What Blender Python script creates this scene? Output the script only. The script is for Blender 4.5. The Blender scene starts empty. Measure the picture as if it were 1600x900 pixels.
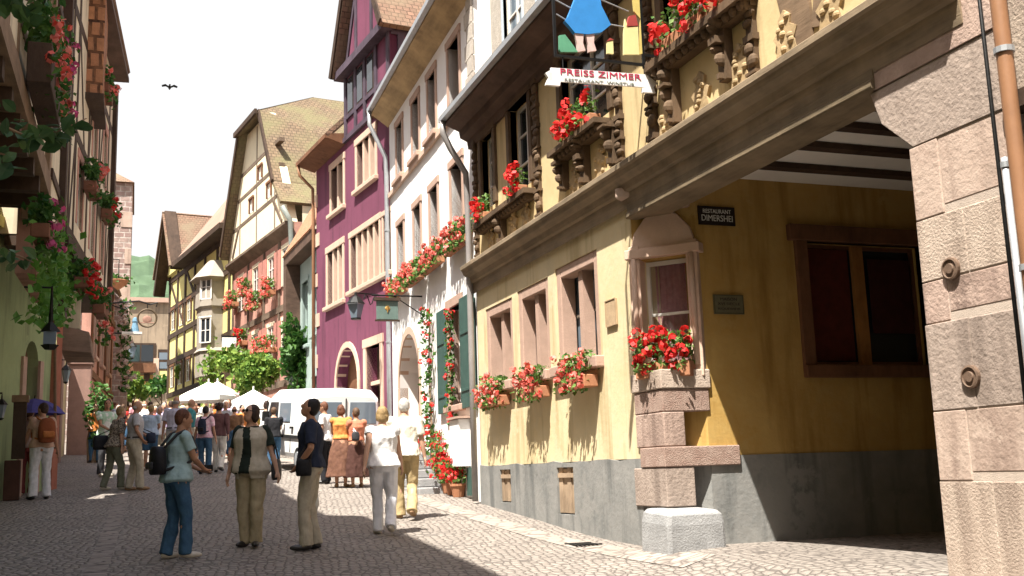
import bpy, bmesh, math, random
from math import sin, cos, tan, radians, pi, atan2, sqrt, hypot, exp
from mathutils import Vector, Matrix, Quaternion, noise as mnoise
from mathutils.geometry import tessellate_polygon
R = random.Random(7)
D = bpy.data; SC = bpy.context.scene; COL = SC.collection

# ------------------------------------------------------------------ camera, sky, sun, exposure
FOC = 1650.0                       # focal length in pixels of a 1600 px wide picture
YAW, PITCH, ROLL = radians(19.8), radians(9.8), radians(1.9)
fwd = Vector((sin(YAW)*cos(PITCH), cos(YAW)*cos(PITCH), sin(PITCH)))
r0 = Vector((cos(YAW), -sin(YAW), 0)); u0_ = r0.cross(fwd)
RT = r0*cos(ROLL) - u0_*sin(ROLL); UP = u0_*cos(ROLL) + r0*sin(ROLL)
cd = D.cameras.new('camera'); cam = D.objects.new('camera', cd); COL.objects.link(cam)
cd.sensor_width = 36; cd.lens = 36*FOC/1600; cd.clip_start = .05; cd.clip_end = 5000
cam.matrix_world = Matrix(((RT.x, UP.x, -fwd.x, 0), (RT.y, UP.y, -fwd.y, 0), (RT.z, UP.z, -fwd.z, 0), (0, 0, 0, 1)))
SC.camera = cam
SUNDIR = Vector((1, .92, -2.75)).normalized()      # the way the light travels
wd = D.worlds.new('World'); SC.world = wd; wd.use_nodes = True
nt = wd.node_tree; bg = nt.nodes['Background']; sky = nt.nodes.new('ShaderNodeTexSky')
sky.sky_type = 'NISHITA'; sky.sun_disc = False
sky.sun_elevation = math.asin(-SUNDIR.z); sky.sun_rotation = atan2(-SUNDIR.x, -SUNDIR.y)
sky.air_density = 1.0; sky.dust_density = 3.0; sky.ozone_density = .6; sky.altitude = 200
tcw = nt.nodes.new('ShaderNodeTexCoord'); spw = nt.nodes.new('ShaderNodeSeparateXYZ'); nt.links.new(tcw.outputs['Generated'], spw.inputs[0])
mrw = nt.nodes.new('ShaderNodeMapRange'); mrw.inputs[1].default_value = .62; mrw.inputs[2].default_value = .86; mrw.inputs[3].default_value = 1; mrw.inputs[4].default_value = 0; mrw.interpolation_type = 'SMOOTHSTEP'; nt.links.new(spw.outputs[2], mrw.inputs[0])
mxw = nt.nodes.new('ShaderNodeMix'); mxw.data_type = 'RGBA'; nt.links.new(mrw.outputs[0], mxw.inputs[0]); nt.links.new(sky.outputs[0], mxw.inputs[6]); mxw.inputs[7].default_value = (3.3, 3.33, 3.38, 1)   # white summer haze low in the sky
nt.links.new(mxw.outputs[2], bg.inputs[0]); bg.inputs[1].default_value = .11
sl = D.lights.new('sun', 'SUN'); so = D.objects.new('sun', sl); COL.objects.link(so)
sl.energy = 5.0; sl.angle = radians(.53); sl.color = (1, .95, .86)
so.rotation_euler = SUNDIR.to_track_quat('-Z', 'Y').to_euler(); so.location = (0, 0, 40)
SC.view_settings.view_transform = 'Standard'; SC.view_settings.look = 'None'
SC.view_settings.exposure = 1.5; SC.view_settings.gamma = 1
SC.cycles.max_bounces = 6; SC.cycles.diffuse_bounces = 4

# ------------------------------------------------------------------ picture point -> real point
def ray(px, py): return RT*((px-800)/FOC) - UP*((py-450)/FOC) + fwd
def atX(px, py, X): d = ray(px, py); return d*(X/d.x)
def atY(px, py, Y): d = ray(px, py); return d*(Y/d.y)
def sst(a, b, t):
    t = min(1, max(0, (t-a)/(b-a))); return t*t*(3-2*t)
def gz(x, y):
    yy = y if y < 70 else 70+30*(1-exp(-(y-70)/30))
    p = -1.715-.0102*max(-8, min(12, x))+.0702*max(yy, 4)
    w = sst(4.6, 5.8, x)*(1-sst(9.5, 15, y))
    return p+w*(-.88-p)
def ground(px, py):
    d = ray(px, py); t = 5.0
    while t < 200:
        p = d*t
        if p.z < gz(p.x, p.y): return p
        t += .02
    return d*30

# ------------------------------------------------------------------ materials
def NT(name):
    m = D.materials.new(name); m.use_nodes = True; t = m.node_tree
    return m, t, t.nodes['Principled BSDF'], t.nodes.new, t.links.new
def mixc(t, fac, a, b, blend='MIX'):
    n = t.nodes.new('ShaderNodeMix'); n.data_type = 'RGBA'; n.blend_type = blend
    for i, v in ((0, fac), (6, a), (7, b)):
        if hasattr(v, 'is_linked'): t.links.new(v, n.inputs[i])
        else: n.inputs[i].default_value = v if i == 0 else (*v[:3], 1)
    return n.outputs[2]
def ramp(t, src, a, b):
    n = t.nodes.new('ShaderNodeMapRange'); n.inputs[1].default_value = a; n.inputs[2].default_value = b; n.clamp = True
    t.links.new(src, n.inputs[0]); return n.outputs[0]
def tex(t, scale, coord='Object', detail=4, rough=.6, sc3=None):
    tc = t.nodes.new('ShaderNodeTexCoord'); n = t.nodes.new('ShaderNodeTexNoise')
    n.inputs['Scale'].default_value = scale; n.inputs['Detail'].default_value = detail; n.inputs['Roughness'].default_value = rough
    o = tc.outputs[coord]
    if sc3:
        mp = t.nodes.new('ShaderNodeMapping'); mp.inputs['Scale'].default_value = sc3; t.links.new(o, mp.inputs[0]); o = mp.outputs[0]
    t.links.new(o, n.inputs['Vector']); return n.outputs[0]
def bump(t, p, h, strength=.4, dist=.01):
    b = t.nodes.new('ShaderNodeBump'); b.inputs['Strength'].default_value = strength; b.inputs['Distance'].default_value = dist
    t.links.new(h, b.inputs['Height']); t.links.new(b.outputs[0], p.inputs['Normal'])
def dk(c, f): return tuple(x*f for x in c)
MC = {}
def M(name, c, var=.18, scale=6, rough=.8, bmp=.25, c2=None, streak=False, metal=0, spec=.3):
    if name in MC: return MC[name]
    m, t, p, new, ln = NT(name)
    a = tex(t, scale); c2 = c2 or dk(c, 1-var*2)
    col = mixc(t, ramp(t, a, .35, .7), c, c2)
    b = tex(t, scale*7, detail=3); col = mixc(t, ramp(t, b, .45, .75), col, dk(c, 1-var), )
    if streak:
        s = tex(t, 1.0, sc3=(3.2, 3.2, .35), detail=5); col = mixc(t, ramp(t, s, .50, .66), col, dk(c2, .78)); q = tex(t, .8, detail=9, rough=.72); col = mixc(t, ramp(t, q, .56, .60), col, dk(c, .88))
    ln(col, p.inputs['Base Color']); p.inputs['Roughness'].default_value = rough; p.inputs['Metallic'].default_value = metal
    p.inputs['Specular IOR Level'].default_value = spec
    if bmp: bump(t, p, tex(t, scale*9, detail=5), bmp, .012)
    MC[name] = m; return m
def wood(name, c, grain=(1, 1, 1), rough=.75, var=.45):
    if name in MC: return MC[name]
    m, t, p, new, ln = NT(name)
    g = tex(t, 9, sc3=grain, detail=6, rough=.7); s = tex(t, 1.7, detail=4)
    col = mixc(t, ramp(t, g, .35, .68), c, dk(c, 1-var)); col = mixc(t, ramp(t, s, .4, .75), col, dk(c, 1.35))
    ln(col, p.inputs['Base Color']); p.inputs['Roughness'].default_value = rough; p.inputs['Specular IOR Level'].default_value = .2
    bump(t, p, g, .6, .015); MC[name] = m; return m
def bricky(name, c1, c2, mortar, bw, rh, msz=.012, rough=.85, bmp=.6, bias=0, off=.5, moss=None, dist=.02):
    m, t, p, new, ln = NT(name)
    tc = new('ShaderNodeTexCoord'); wob = new('ShaderNodeMix'); wob.data_type = 'VECTOR'
    nz = new('ShaderNodeTexNoise'); nz.inputs['Scale'].default_value = 3; ln(tc.outputs['UV'], nz.inputs['Vector'])
    ad = new('ShaderNodeVectorMath'); ad.operation = 'MULTIPLY_ADD'; ln(nz.outputs[1], ad.inputs[0]); ad.inputs[1].default_value = (.05, .05, 0); ln(tc.outputs['UV'], ad.inputs[2])
    b = new('ShaderNodeTexBrick'); ln(ad.outputs[0], b.inputs['Vector']); b.offset = off
    for k, v in (('Scale', 1), ('Mortar Size', msz), ('Mortar Smooth', .3), ('Bias', bias), ('Brick Width', bw), ('Row Height', rh)): b.inputs[k].default_value = v
    b.inputs['Color1'].default_value = (*c1, 1); b.inputs['Color2'].default_value = (*c2, 1); b.inputs['Mortar'].default_value = (*mortar, 1)
    col = mixc(t, ramp(t, tex(t, 5, 'UV', 6), .35, .75), b.outputs[0], dk(c1, .55))
    if moss: col = mixc(t, ramp(t, tex(t, .9, 'UV', 5), .42, .66), col, moss)
    ln(col, p.inputs['Base Color']); p.inputs['Roughness'].default_value = rough; p.inputs['Specular IOR Level'].default_value = .2
    iv = new('ShaderNodeMath'); iv.operation = 'SUBTRACT'; iv.inputs[0].default_value = 1; ln(b.outputs[1], iv.inputs[1])
    a2 = new('ShaderNodeMath'); a2.operation = 'MULTIPLY_ADD'; ln(tex(t, 22, 'UV', 4), a2.inputs[0]); a2.inputs[1].default_value = .5; ln(iv.outputs[0], a2.inputs[2])
    bump(t, p, a2.outputs[0], bmp, dist); MC[name] = m; return m
def cobble(name, scale, c1, c2, joint, stretch=(1, 1, 1), bmp=1.0):
    m, t, p, new, ln = NT(name)
    tc = new('ShaderNodeTexCoord'); mp = new('ShaderNodeMapping'); mp.inputs['Scale'].default_value = stretch; mp.inputs['Rotation'].default_value = (0, 0, .2)
    ln(tc.outputs['Object'], mp.inputs[0])
    v = new('ShaderNodeTexVoronoi'); v.feature = 'DISTANCE_TO_EDGE'; v.inputs['Scale'].default_value = scale; v.inputs['Randomness'].default_value = .62; ln(mp.outputs[0], v.inputs['Vector'])
    w = new('ShaderNodeTexVoronoi'); w.inputs['Scale'].default_value = scale; w.inputs['Randomness'].default_value = .62; ln(mp.outputs[0], w.inputs['Vector'])
    sep = new('ShaderNodeSeparateColor'); ln(w.outputs['Color'], sep.inputs[0])
    col = mixc(t, sep.outputs[0], c1, c2)
    col = mixc(t, ramp(t, tex(t, .55, detail=5), .38, .7), col, dk(c1, .68))
    col = mixc(t, ramp(t, tex(t, 40, detail=3), .45, .8), col, dk(c1, .75))
    e = ramp(t, v.outputs['Distance'], .0, .11); col = mixc(t, e, joint, col)
    ln(col, p.inputs['Base Color']); p.inputs['Roughness'].default_value = .72; p.inputs['Specular IOR Level'].default_value = .25
    h = new('ShaderNodeMath'); h.operation = 'MULTIPLY_ADD'; ln(tex(t, 30, detail=3), h.inputs[0]); h.inputs[1].default_value = .3; ln(ramp(t, v.outputs['Distance'], 0, .3), h.inputs[2])
    bump(t, p, h.outputs[0], bmp, .025); MC[name] = m; return m
def leafm(name, c1, c2):
    m, t, p, new, ln = NT(name)
    gi = new('ShaderNodeNewGeometry'); col = mixc(t, gi.outputs['Random Per Island'], c1, c2)
    ln(col, p.inputs['Base Color']); p.inputs['Roughness'].default_value = .55; p.inputs['Specular IOR Level'].default_value = .3
    tr = new('ShaderNodeBsdfTranslucent'); ln(col, tr.inputs[0]); mx = new('ShaderNodeMixShader'); mx.inputs[0].default_value = .3
    ln(p.outputs[0], mx.inputs[1]); ln(tr.outputs[0], mx.inputs[2]); ln(mx.outputs[0], t.nodes['Material Output'].inputs[0])
    MC[name] = m; return m
def glassm(name, c=(.02, .025, .03), rough=.06, alpha=1):
    m, t, p, new, ln = NT(name); p.inputs['Base Color'].default_value = (*c, 1); p.inputs['Roughness'].default_value = rough
    p.inputs['Specular IOR Level'].default_value = .6; p.inputs['Alpha'].default_value = alpha
    n = tex(t, 2.2); bump(t, p, n, .08, .02); MC[name] = m; return m
def cloth(name, c, c2=None, pat=0, rough=.9):
    if name in MC: return MC[name]
    m, t, p, new, ln = NT(name); a = tex(t, pat or 14, detail=2 if pat else 4)
    col = mixc(t, ramp(t, a, .48, .54) if pat else ramp(t, a, .3, .75), c, c2 or dk(c, .72))
    ln(col, p.inputs['Base Color']); p.inputs['Roughness'].default_value = rough; p.inputs['Specular IOR Level'].default_value = .15
    bump(t, p, tex(t, 11, detail=2), .35, .03); MC[name] = m; return m

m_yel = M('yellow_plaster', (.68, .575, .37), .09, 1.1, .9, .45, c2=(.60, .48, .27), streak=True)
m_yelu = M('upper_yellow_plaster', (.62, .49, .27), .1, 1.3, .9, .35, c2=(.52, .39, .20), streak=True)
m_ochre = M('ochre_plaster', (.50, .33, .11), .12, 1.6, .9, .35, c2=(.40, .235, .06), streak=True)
m_grey = M('grey_render', (.27, .265, .25), .16, 1.5, .9, .6, c2=(.165, .17, .165), streak=True)
m_white = M('white_plaster', (.84, .82, .80), .05, 1.5, .9, .2, streak=False)
m_purple = M('purple_plaster', (.175, .048, .090), .12, 1.1, .9, .3, c2=(.145, .040, .076), streak=True)
m_cream = M('cream_plaster', (.72, .63, .46), .08, 2, .9, .2, streak=True)
m_green = M('green_plaster', (.34, .42, .22), .1, 1.6, .9, .2, streak=True)
m_pink = M('pink_plaster', (.50, .27, .21), .1, 2, .9, .2, streak=True)
m_lemon = M('lemon_plaster', (.72, .64, .26), .08, 2, .9, .2)
m_pale = M('pale_house_plaster', (.74, .66, .48), .06, 2, .9, .2)
m_tan = M('tan_plaster', (.36, .28, .20), .15, .8, .9, .3, streak=True)
m_teal = M('teal_paint', (.36, .45, .42), .1, 3, .7, .15)
m_sand = M('pink_sandstone', (.47, .345, .285), .15, 3.5, .9, .9, c2=(.31, .22, .18), streak=True)
m_sand3 = M('greyish_sandstone', (.40, .32, .27), .15, 2.6, .9, 1.0, c2=(.30, .235, .195), streak=True)
m_sand4 = M('buff_sandstone', (.50, .405, .33), .13, 5, .9, 1.0, c2=(.39, .30, .24), streak=True)
m_sand2 = M('pale_sandstone', (.50, .385, .315), .12, 2.2, .9, .8, c2=(.39, .285, .23), streak=True)
m_rough = M('rough_sandstone', (.42, .305, .25), .18, 9, .95, 1.6, c2=(.30, .19, .15))
m_granite = M('grey_boulder', (.34, .34, .34), .14, 5, .85, .8, c2=(.24, .24, .24))
m_joint = M('mortar', (.52, .43, .36), .1, 12, .95, .5)
m_timb = wood('old_timber', (.20, .135, .085), (1, .12, 1))
m_beam = wood('weathered_beam', (.25, .19, .125), (1, .10, 1.6))
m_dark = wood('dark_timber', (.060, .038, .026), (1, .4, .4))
m_carv = wood('carved_timber', (.115, .075, .045), (1, 1, .4))
m_brown = wood('brown_wood', (.16, .075, .04), (1, 1, .25))
m_soffit = wood('soffit_boards', (.42, .31, .17), (.3, .08, 1))
m_eave = wood('brown_eave', (.10, .062, .045), (.4, .1, 1))
m_jamb = M('sandstone_frame', (.47, .32, .25), .1, 5, .85, .4)
m_jamb2 = M('light_sandstone_frame', (.60, .43, .33), .08, 5, .85, .3)
m_frame = M('white_window_paint', (.72, .70, .65), .05, 8, .5, .05)
m_wframe = M('brown_window_paint', (.22, .10, .05), .15, 8, .5, .1)
m_glass = glassm('window_glass'); m_glassL = glassm('pale_window_glass', (.16, .20, .24), .08); m_clear = glassm('clear_glass', (.05, .05, .05), .03, .18)
m_iron = M('black_iron', (.02, .02, .02), .2, 20, .5, .1, metal=.6)
m_copper = M('brown_pipe_paint', (.30, .15, .075), .1, 5, .45, .05, spec=.5)
m_zinc = M('zinc', (.42, .44, .46), .1, 6, .45, .05, metal=.5)
m_shut = M('green_shutter_paint', (.045, .10, .085), .15, 6, .6, .15)
m_curt = cloth('curtain_cloth', (.62, .34, .36), (.45, .22, .24), rough=.8)
m_redc = cloth('red_curtain', (.20, .03, .03), (.10, .015, .015))
m_ceil = M('passage_ceiling_plaster', (.80, .77, .71), .06, 2, .9, .2)
m_roof = bricky('mossy_roof_tiles', (.235, .165, .105), (.17, .125, .085), (.05, .04, .028), .19, .16, .012, moss=(.17, .15, .08), bmp=.8)
m_roofo = bricky('orange_roof_tiles', (.50, .26, .15), (.40, .20, .12), (.14, .08, .05), .19, .17, .015, bmp=.9)
m_roofb = bricky('brown_roof_tiles', (.27, .16, .11), (.20, .12, .085), (.05, .035, .025), .19, .16, .012, moss=(.20, .15, .10), bmp=.8)
m_hang = bricky('hung_tiles', (.52, .25, .13), (.44, .20, .11), (.06, .03, .02), .21, .34, .035, bmp=1)
m_brick = bricky('tower_stones', (.44, .33, .29), (.30, .20, .18), (.56, .50, .45), .42, .24, .03, bmp=.8)
m_leaf = leafm('geranium_leaf', (.05, .13, .025), (.16, .26, .06)); m_leafd = leafm('creeper_leaf', (.02, .08, .015), (.08, .18, .03))
m_leafl = leafm('bush_leaf', (.06, .15, .025), (.24, .34, .06)); m_red = leafm('red_petal', (.60, .012, .015), (.72, .06, .05))
m_salm = leafm('salmon_petal', (.70, .085, .06), (.78, .30, .25)); m_pinkp = leafm('magenta_petal', (.55, .04, .18), (.6, .15, .3))
m_terra = M('terracotta', (.42, .19, .10), .12, 8, .85, .2)
m_boxw = wood('planter_wood', (.17, .075, .045), (.4, .2, 1))
m_vanw = M('van_white_paint', (.80, .80, .78), .02, 2, .3, 0, spec=.5); m_rub = M('rubber', (.015, .015, .015), .2, 9, .8, .1)
m_canv = M('white_canvas', (.86, .85, .82), .03, 3, .85, .15)

# ------------------------------------------------------------------ mesh building
BASE = {}
class MB:
    def __init__(s): s.v = []; s.f = []
    def add(s, vs, fs):
        n = len(s.v); s.v += [Vector(v) for v in vs]; s.f += [tuple(i+n for i in f) for f in fs]
    def box8(s, c):   # 8 corners: bottom loop 0-3, top loop 4-7
        s.add(c, [(3, 2, 1, 0), (4, 5, 6, 7), (0, 1, 5, 4), (1, 2, 6, 5), (2, 3, 7, 6), (3, 0, 4, 7)])
    def box(s, x0, x1, y0, y1, z0, z1):
        s.box8([(x0, y0, z0), (x1, y0, z0), (x1, y1, z0), (x0, y1, z0), (x0, y0, z1), (x1, y0, z1), (x1, y1, z1), (x0, y1, z1)])
    def loft(s, rings, cap=True):
        n = len(rings[0]); o = len(s.v)
        for r in rings: s.v += [Vector(p) for p in r]
        for k in range(len(rings)-1):
            for i in range(n):
                j = (i+1) % n; s.f.append((o+k*n+i, o+k*n+j, o+(k+1)*n+j, o+(k+1)*n+i))
        if cap:
            s.f.append(tuple(o+i for i in reversed(range(n)))); e = o+(len(rings)-1)*n; s.f.append(tuple(e+i for i in range(n)))
    def tube(s, pts, rad, n=10):
        pts = [Vector(p) for p in pts]; rings = []; pn = None
        for i, p in enumerate(pts):
            d = (pts[min(i+1, len(pts)-1)]-pts[max(i-1, 0)]).normalized()
            a = d.cross(Vector((0, 0, 1)) if abs(d.z) < .95 else Vector((1, 0, 0))) if pn is None else pn - d*pn.dot(d)
            a.normalize(); pn = a; b = d.cross(a); r = rad[i] if isinstance(rad, (list, tuple)) else rad
            rings.append([p+a*(r*cos(2*pi*k/n))+b*(r*sin(2*pi*k/n)) for k in range(n)])
        s.loft(rings)
    def lathe(s, c, prof, n=16, ax=None):
        c = Vector(c); rings = [[c+Vector((r*cos(2*pi*k/n), r*sin(2*pi*k/n), z)) for k in range(n)] for r, z in prof]; s.loft(rings)
    def ell(s, c, r, n=12, m=8, rot=None):
        c = Vector(c); rings = []
        for i in range(m+1):
            th = pi*i/m; th = min(max(th, .04), pi-.04); ring = []
            for k in range(n):
                q = Vector((r[0]*sin(th)*cos(2*pi*k/n), r[1]*sin(th)*sin(2*pi*k/n), -r[2]*cos(th)))
                ring.append(c+(rot @ q if rot else q))
            rings.append(ring)
        s.loft(rings)
    def build(s, name, mat, parent=None, smooth=False, bevel=0, origin=None):
        me = D.meshes.new(name)
        if parent is not None: base = BASE[parent.name]
        elif origin is not None: base = Vector(origin)
        else:
            zs = min(v.z for v in s.v); base = Vector((sum(v.x for v in s.v)/len(s.v), sum(v.y for v in s.v)/len(s.v), zs))
        me.from_pydata([v-base for v in s.v], [], s.f)
        bm = bmesh.new(); bm.from_mesh(me); bmesh.ops.recalc_face_normals(bm, faces=bm.faces) if len(bm.faces) < 6000 else None
        uv = bm.loops.layers.uv.new('UVMap')
        for f in bm.faces:
            n = f.normal
            if abs(n.z) > .97: t = Vector((1, 0, 0)); b = Vector((0, 1, 0))
            else:
                t = Vector((0, 0, 1)).cross(n).normalized(); b = n.cross(t)
            for l in f.loops: q = l.vert.co+base; l[uv].uv = (q.dot(t), q.dot(b))
            f.smooth = smooth
        bm.to_mesh(me); bm.free()
        o = D.objects.new(name, me); COL.objects.link(o); me.materials.append(mat)
        if parent is not None: o.parent = parent
        else: o.location = base
        BASE[o.name] = base
        if bevel:
            md = o.modifiers.new('bevel', 'BEVEL'); md.width = bevel; md.segments = 2; md.limit_method = 'ANGLE'
        return o
def tag(o, label=None, cat=None, group=None, kind=None):
    if label: o['label'] = label
    if cat: o['category'] = cat
    if group: o['group'] = group
    if kind: o['kind'] = kind
    return o
def empty(name, loc, label=None, cat=None, group=None):
    o = D.objects.new(name, None); COL.objects.link(o); o.location = loc; o.empty_display_size = .2; BASE[o.name] = Vector(loc)
    return tag(o, label, cat, group)
class Fac:      # a facade plane: u runs along it, out towards the street, z up
    def __init__(s, x, y, ang, side=-1):
        a = radians(ang); s.o = Vector((x, y, 0)); s.d = Vector((sin(a), cos(a), 0)); s.n = Vector((cos(a), -sin(a), 0))*side
    def P(s, u, z, out=0): return s.o+s.d*u+s.n*out+Vector((0, 0, z))
    def at(s, px, py, out=0):
        r = ray(px, py); o = s.o+s.n*out; p = r*((o.dot(s.n))/r.dot(s.n)); return ((p-s.o).dot(s.d), p.z)
    def u(s, px, py=450, out=0): return s.at(px, py, out)[0]
    def z(s, px, py, out=0): return s.at(px, py, out)[1]
    def box(s, mb, u0, u1, z0, z1, o0, o1):
        mb.box8([s.P(u0, z0, o0), s.P(u1, z0, o0), s.P(u1, z0, o1), s.P(u0, z0, o1), s.P(u0, z1, o0), s.P(u1, z1, o0), s.P(u1, z1, o1), s.P(u0, z1, o1)])
    def bar(s, mb, a, b, w, o0, o1):      # a beam in the plane from a to b (u,z)
        dx, dz = b[0]-a[0], b[1]-a[1]; L = hypot(dx, dz); px, pz = -dz/L*w/2, dx/L*w/2
        q = [(a[0]+px, a[1]+pz), (b[0]+px, b[1]+pz), (b[0]-px, b[1]-pz), (a[0]-px, a[1]-pz)]
        mb.box8([s.P(*c, o0) for c in q]+[s.P(*c, o1) for c in q])
    def prism(s, mb, poly, o0, o1):
        n = len(poly); tr = tessellate_polygon([[Vector((p[0], p[1], 0)) for p in poly]])
        vs = [s.P(*p, o1) for p in poly]+[s.P(*p, o0) for p in poly]
        fs = [t for t in tr]+[tuple(i+n for i in reversed(t)) for t in tr]+[(i, (i+1) % n, n+(i+1) % n, n+i) for i in range(n)]
        mb.add(vs, fs)
    def extr(s, mb, prof, u0, u1):        # a moulding: profile (out, z) run along u
        mb.loft([[s.P(u, z, o) for o, z in prof] for u in (u0, u1)])
    def wall(s, mb, poly, holes, depth=.35, rev=.25, out=0):
        pl = [[Vector((*p, 0)) for p in poly]]+[[Vector((*p, 0)) for p in h] for h in holes]
        flat = [p for q in pl for p in q]; tr = tessellate_polygon(pl)
        mb.add([s.P(p.x, p.y, out) for p in flat], tr)
        n = len(poly); mb.add([s.P(*p, out) for p in poly]+[s.P(*p, out-depth) for p in poly], [(i, (i+1) % n, n+(i+1) % n, n+i) for i in range(n)])
        for h in holes:
            n = len(h); mb.add([s.P(*p, out) for p in h]+[s.P(*p, out-rev) for p in h], [(i, (i+1) % n, n+(i+1) % n, n+i) for i in range(n)])
def rect(u0, u1, z0, z1): return [(u0, z0), (u1, z0), (u1, z1), (u0, z1)]
def arch(u0, u1, z0, zs, zt, n=10):
    c = (u0+u1)/2; r = (u1-u0)/2
    return [(u0, z0), (u1, z0)]+[(c+r*cos(pi*k/n), zs+(zt-zs)*sin(pi*k/n)) for k in range(n+1)]
def window(F, house, u0, u1, z0, z1, rec=.16, fm=None, gm=None, nx=2, nz=2, sur=None, sw=.12, sp=.03, sill=True, mull=0, mm=None, curtain=None, name='window', arched=None):
    fm = fm or m_frame; gm = gm or m_glass; mb = MB(); w = .05
    F.box(mb, u0, u1, z0, z0+w, -rec-.05, -rec); F.box(mb, u0, u1, z1-w, z1, -rec-.05, -rec)
    for k in range(nx+1):
        c = u0+(u1-u0)*k/nx; a, b = (c, c+w) if k == 0 else ((c-w, c) if k == nx else (c-w/2, c+w/2)); F.box(mb, a, b, z0+w, z1-w, -rec-.05, -rec+.002)
    for k in range(1, nz):
        c = z0+(z1-z0)*k/nz; F.box(mb, u0+w, u1-w, c-.016, c+.016, -rec-.045, -rec-.004)
    fr = mb.build(name, fm, house)
    g = MB(); F.box(g, u0+.01, u1-.01, z0+.01, z1-.01, -rec-.04, -rec-.03); g.build('pane', gm, fr)
    if curtain:
        c = MB(); n = 24; ring = [F.P(u0+(u1-u0)*k/n, 0, -rec-.10+.025*sin(k*1.9)) for k in range(n+1)]
        vs = [p+Vector((0, 0, z0)) for p in ring]+[p+Vector((0, 0, z1)) for p in ring]
        c.add(vs, [(k, k+1, n+2+k, n+1+k) for k in range(n)]); c.build('curtain', curtain, fr, smooth=True)
    if sur:
        q = MB(); a = sp
        if not arched:
            F.box(q, u0-sw, u0, z0, z1, -rec+.01, a); F.box(q, u1, u1+sw, z0, z1, -rec+.01, a); F.box(q, u0-sw-.03, u1+sw+.03, z1, z1+sw*1.3, -rec+.01, a+.012)
        for k in range(mull):
            c = u0+(u1-u0)*(k+1)/(mull+1); F.box(q, c-.07, c+.07, z0, z1, -rec+.012, a-.03)
        q.build('surround', sur, fr, bevel=.01)
    if sill:
        q = MB(); F.box(q, u0-sw-.06, u1+sw+.06, z0-.12, z0, -rec+.01, sp+.09); q.build('sill', sur or m_sand, fr, bevel=.015)
    return fr
def roofslab(mb, a, b, c, d, th=.12):
    a, b, c, d = map(Vector, (a, b, c, d)); n = (b-a).cross(d-a).normalized()
    if n.z < 0: n = -n
    mb.box8([p-n*th for p in (a, b, c, d)]+[a, b, c, d])

def leaf_cloud(n, size, place, rng, mb=None):
    mb = mb or MB()
    for _ in range(n):
        p = place(rng); s = size*rng.uniform(.6, 1.3)
        d = Vector((rng.gauss(0, 1), rng.gauss(0, 1), rng.gauss(.5, .8))).normalized(); t = d.orthogonal().normalized(); t.rotate(Quaternion(d, rng.uniform(0, 6.28))); b = d.cross(t)
        q = [p-t*s*.5, p+b*s*.38+d*s*.1, p+t*s*.55, p-b*s*.38+d*s*.1]; mb.add(q, [(0, 1, 2, 3)])
    return mb
def heads(n, rad, place, rng, petals=9):
    mb = MB()
    for _ in range(n):
        c = place(rng)
        for k in range(petals):
            d = Vector((rng.gauss(0, 1), rng.gauss(0, 1), rng.gauss(.2, 1))).normalized(); p = c+d*rad*rng.uniform(.5, 1); t = d.orthogonal().normalized(); t.rotate(Quaternion(d, rng.uniform(0, 6.28))); b = d.cross(t); s = rad*.55
            mb.add([p-t*s, p+b*s, p+t*s, p-b*s], [(0, 1, 2, 3)])
    return mb
def flowers(F, u0, u1, z, out, label, seed, petal, name='flower_box', h=.35, drop=.15, n=220, nh=28, w=.22, pm=None, leaf=None, group=None, ls=.07, hr=.05, ph=.18):
    rng = random.Random(seed); root = empty(name, F.P((u0+u1)/2, z, out+w/2), label, 'flower box', group)
    b = MB(); F.box(b, u0, u1, z, z+ph, out, out+w); b.build('planter', pm or m_terra, root, bevel=.012)
    def pl(r):
        t = r.random(); a = r.uniform(-.02, 1.02); q = r.gauss(.5, .38); return F.P(u0+(u1-u0)*a, z+ph+(h*t**1.2 if t > .25 else -drop*r.random()), out+w*q+(.08 if t < .25 else 0))
    def pf(r):
        a = r.uniform(-.02, 1.02); t = r.random(); return F.P(u0+(u1-u0)*a, z+ph+h*1.05*t-drop*.8*(1-t), out+w*(.5+.75*r.random())+.05)
    leaf_cloud(n, ls, pl, rng).build('foliage', leaf or m_leaf, root); heads(nh, hr, pf, rng).build('blossoms', petal, root)
    return root
def curve_pipe(name, pts, r, mat, label, clips=(), parent=None, cat='downpipe'):
    mb = MB(); mb.tube(pts, r, 12)
    if parent is None:
        root = empty(name, pts[-1], label, cat); mb.build('pipe', mat, root, smooth=True)
        for c, ax in clips:
            k = MB(); k.tube([Vector(c)-ax*.02, Vector(c)+ax*.02], r*1.25, 12); k.build('bracket', m_zinc, root)
        return root
    return mb.build(name, mat, parent, smooth=True)
# ------------------------------------------------------------------ ground, street, hill
def axis(vals): return vals
xs = [-1500, -500, -150, -60, -25]+[-12+.5*i for i in range(57)]+[25, 60, 150, 500, 1500]
ys = [-300, -80, -25]+[-8+.5*i for i in range(77)]+[32+2*i for i in range(35)]+[110, 150, 220, 350, 600, 1000, 2500]
mb = MB(); nx_ = len(xs)
mb.add([(x, y, gz(x, y)-(0.02 if False else 0)) for y in ys for x in xs], [(j*nx_+i, j*nx_+i+1, (j+1)*nx_+i+1, (j+1)*nx_+i) for j in range(len(ys)-1) for i in range(nx_-1)])
m_cob = cobble('sett_paving', 10.5, (.315, .275, .24), (.235, .205, .18), (.085, .073, .065), (1, .74, 1), 1.0)
m_strip = cobble('gutter_setts', 6.5, (.37, .325, .28), (.29, .25, .22), (.12, .10, .088), (.55, 1.3, 1), .7)
o = mb.build('street', m_cob, smooth=True, origin=(0, 0, 0)); tag(o, kind='structure')
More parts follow.
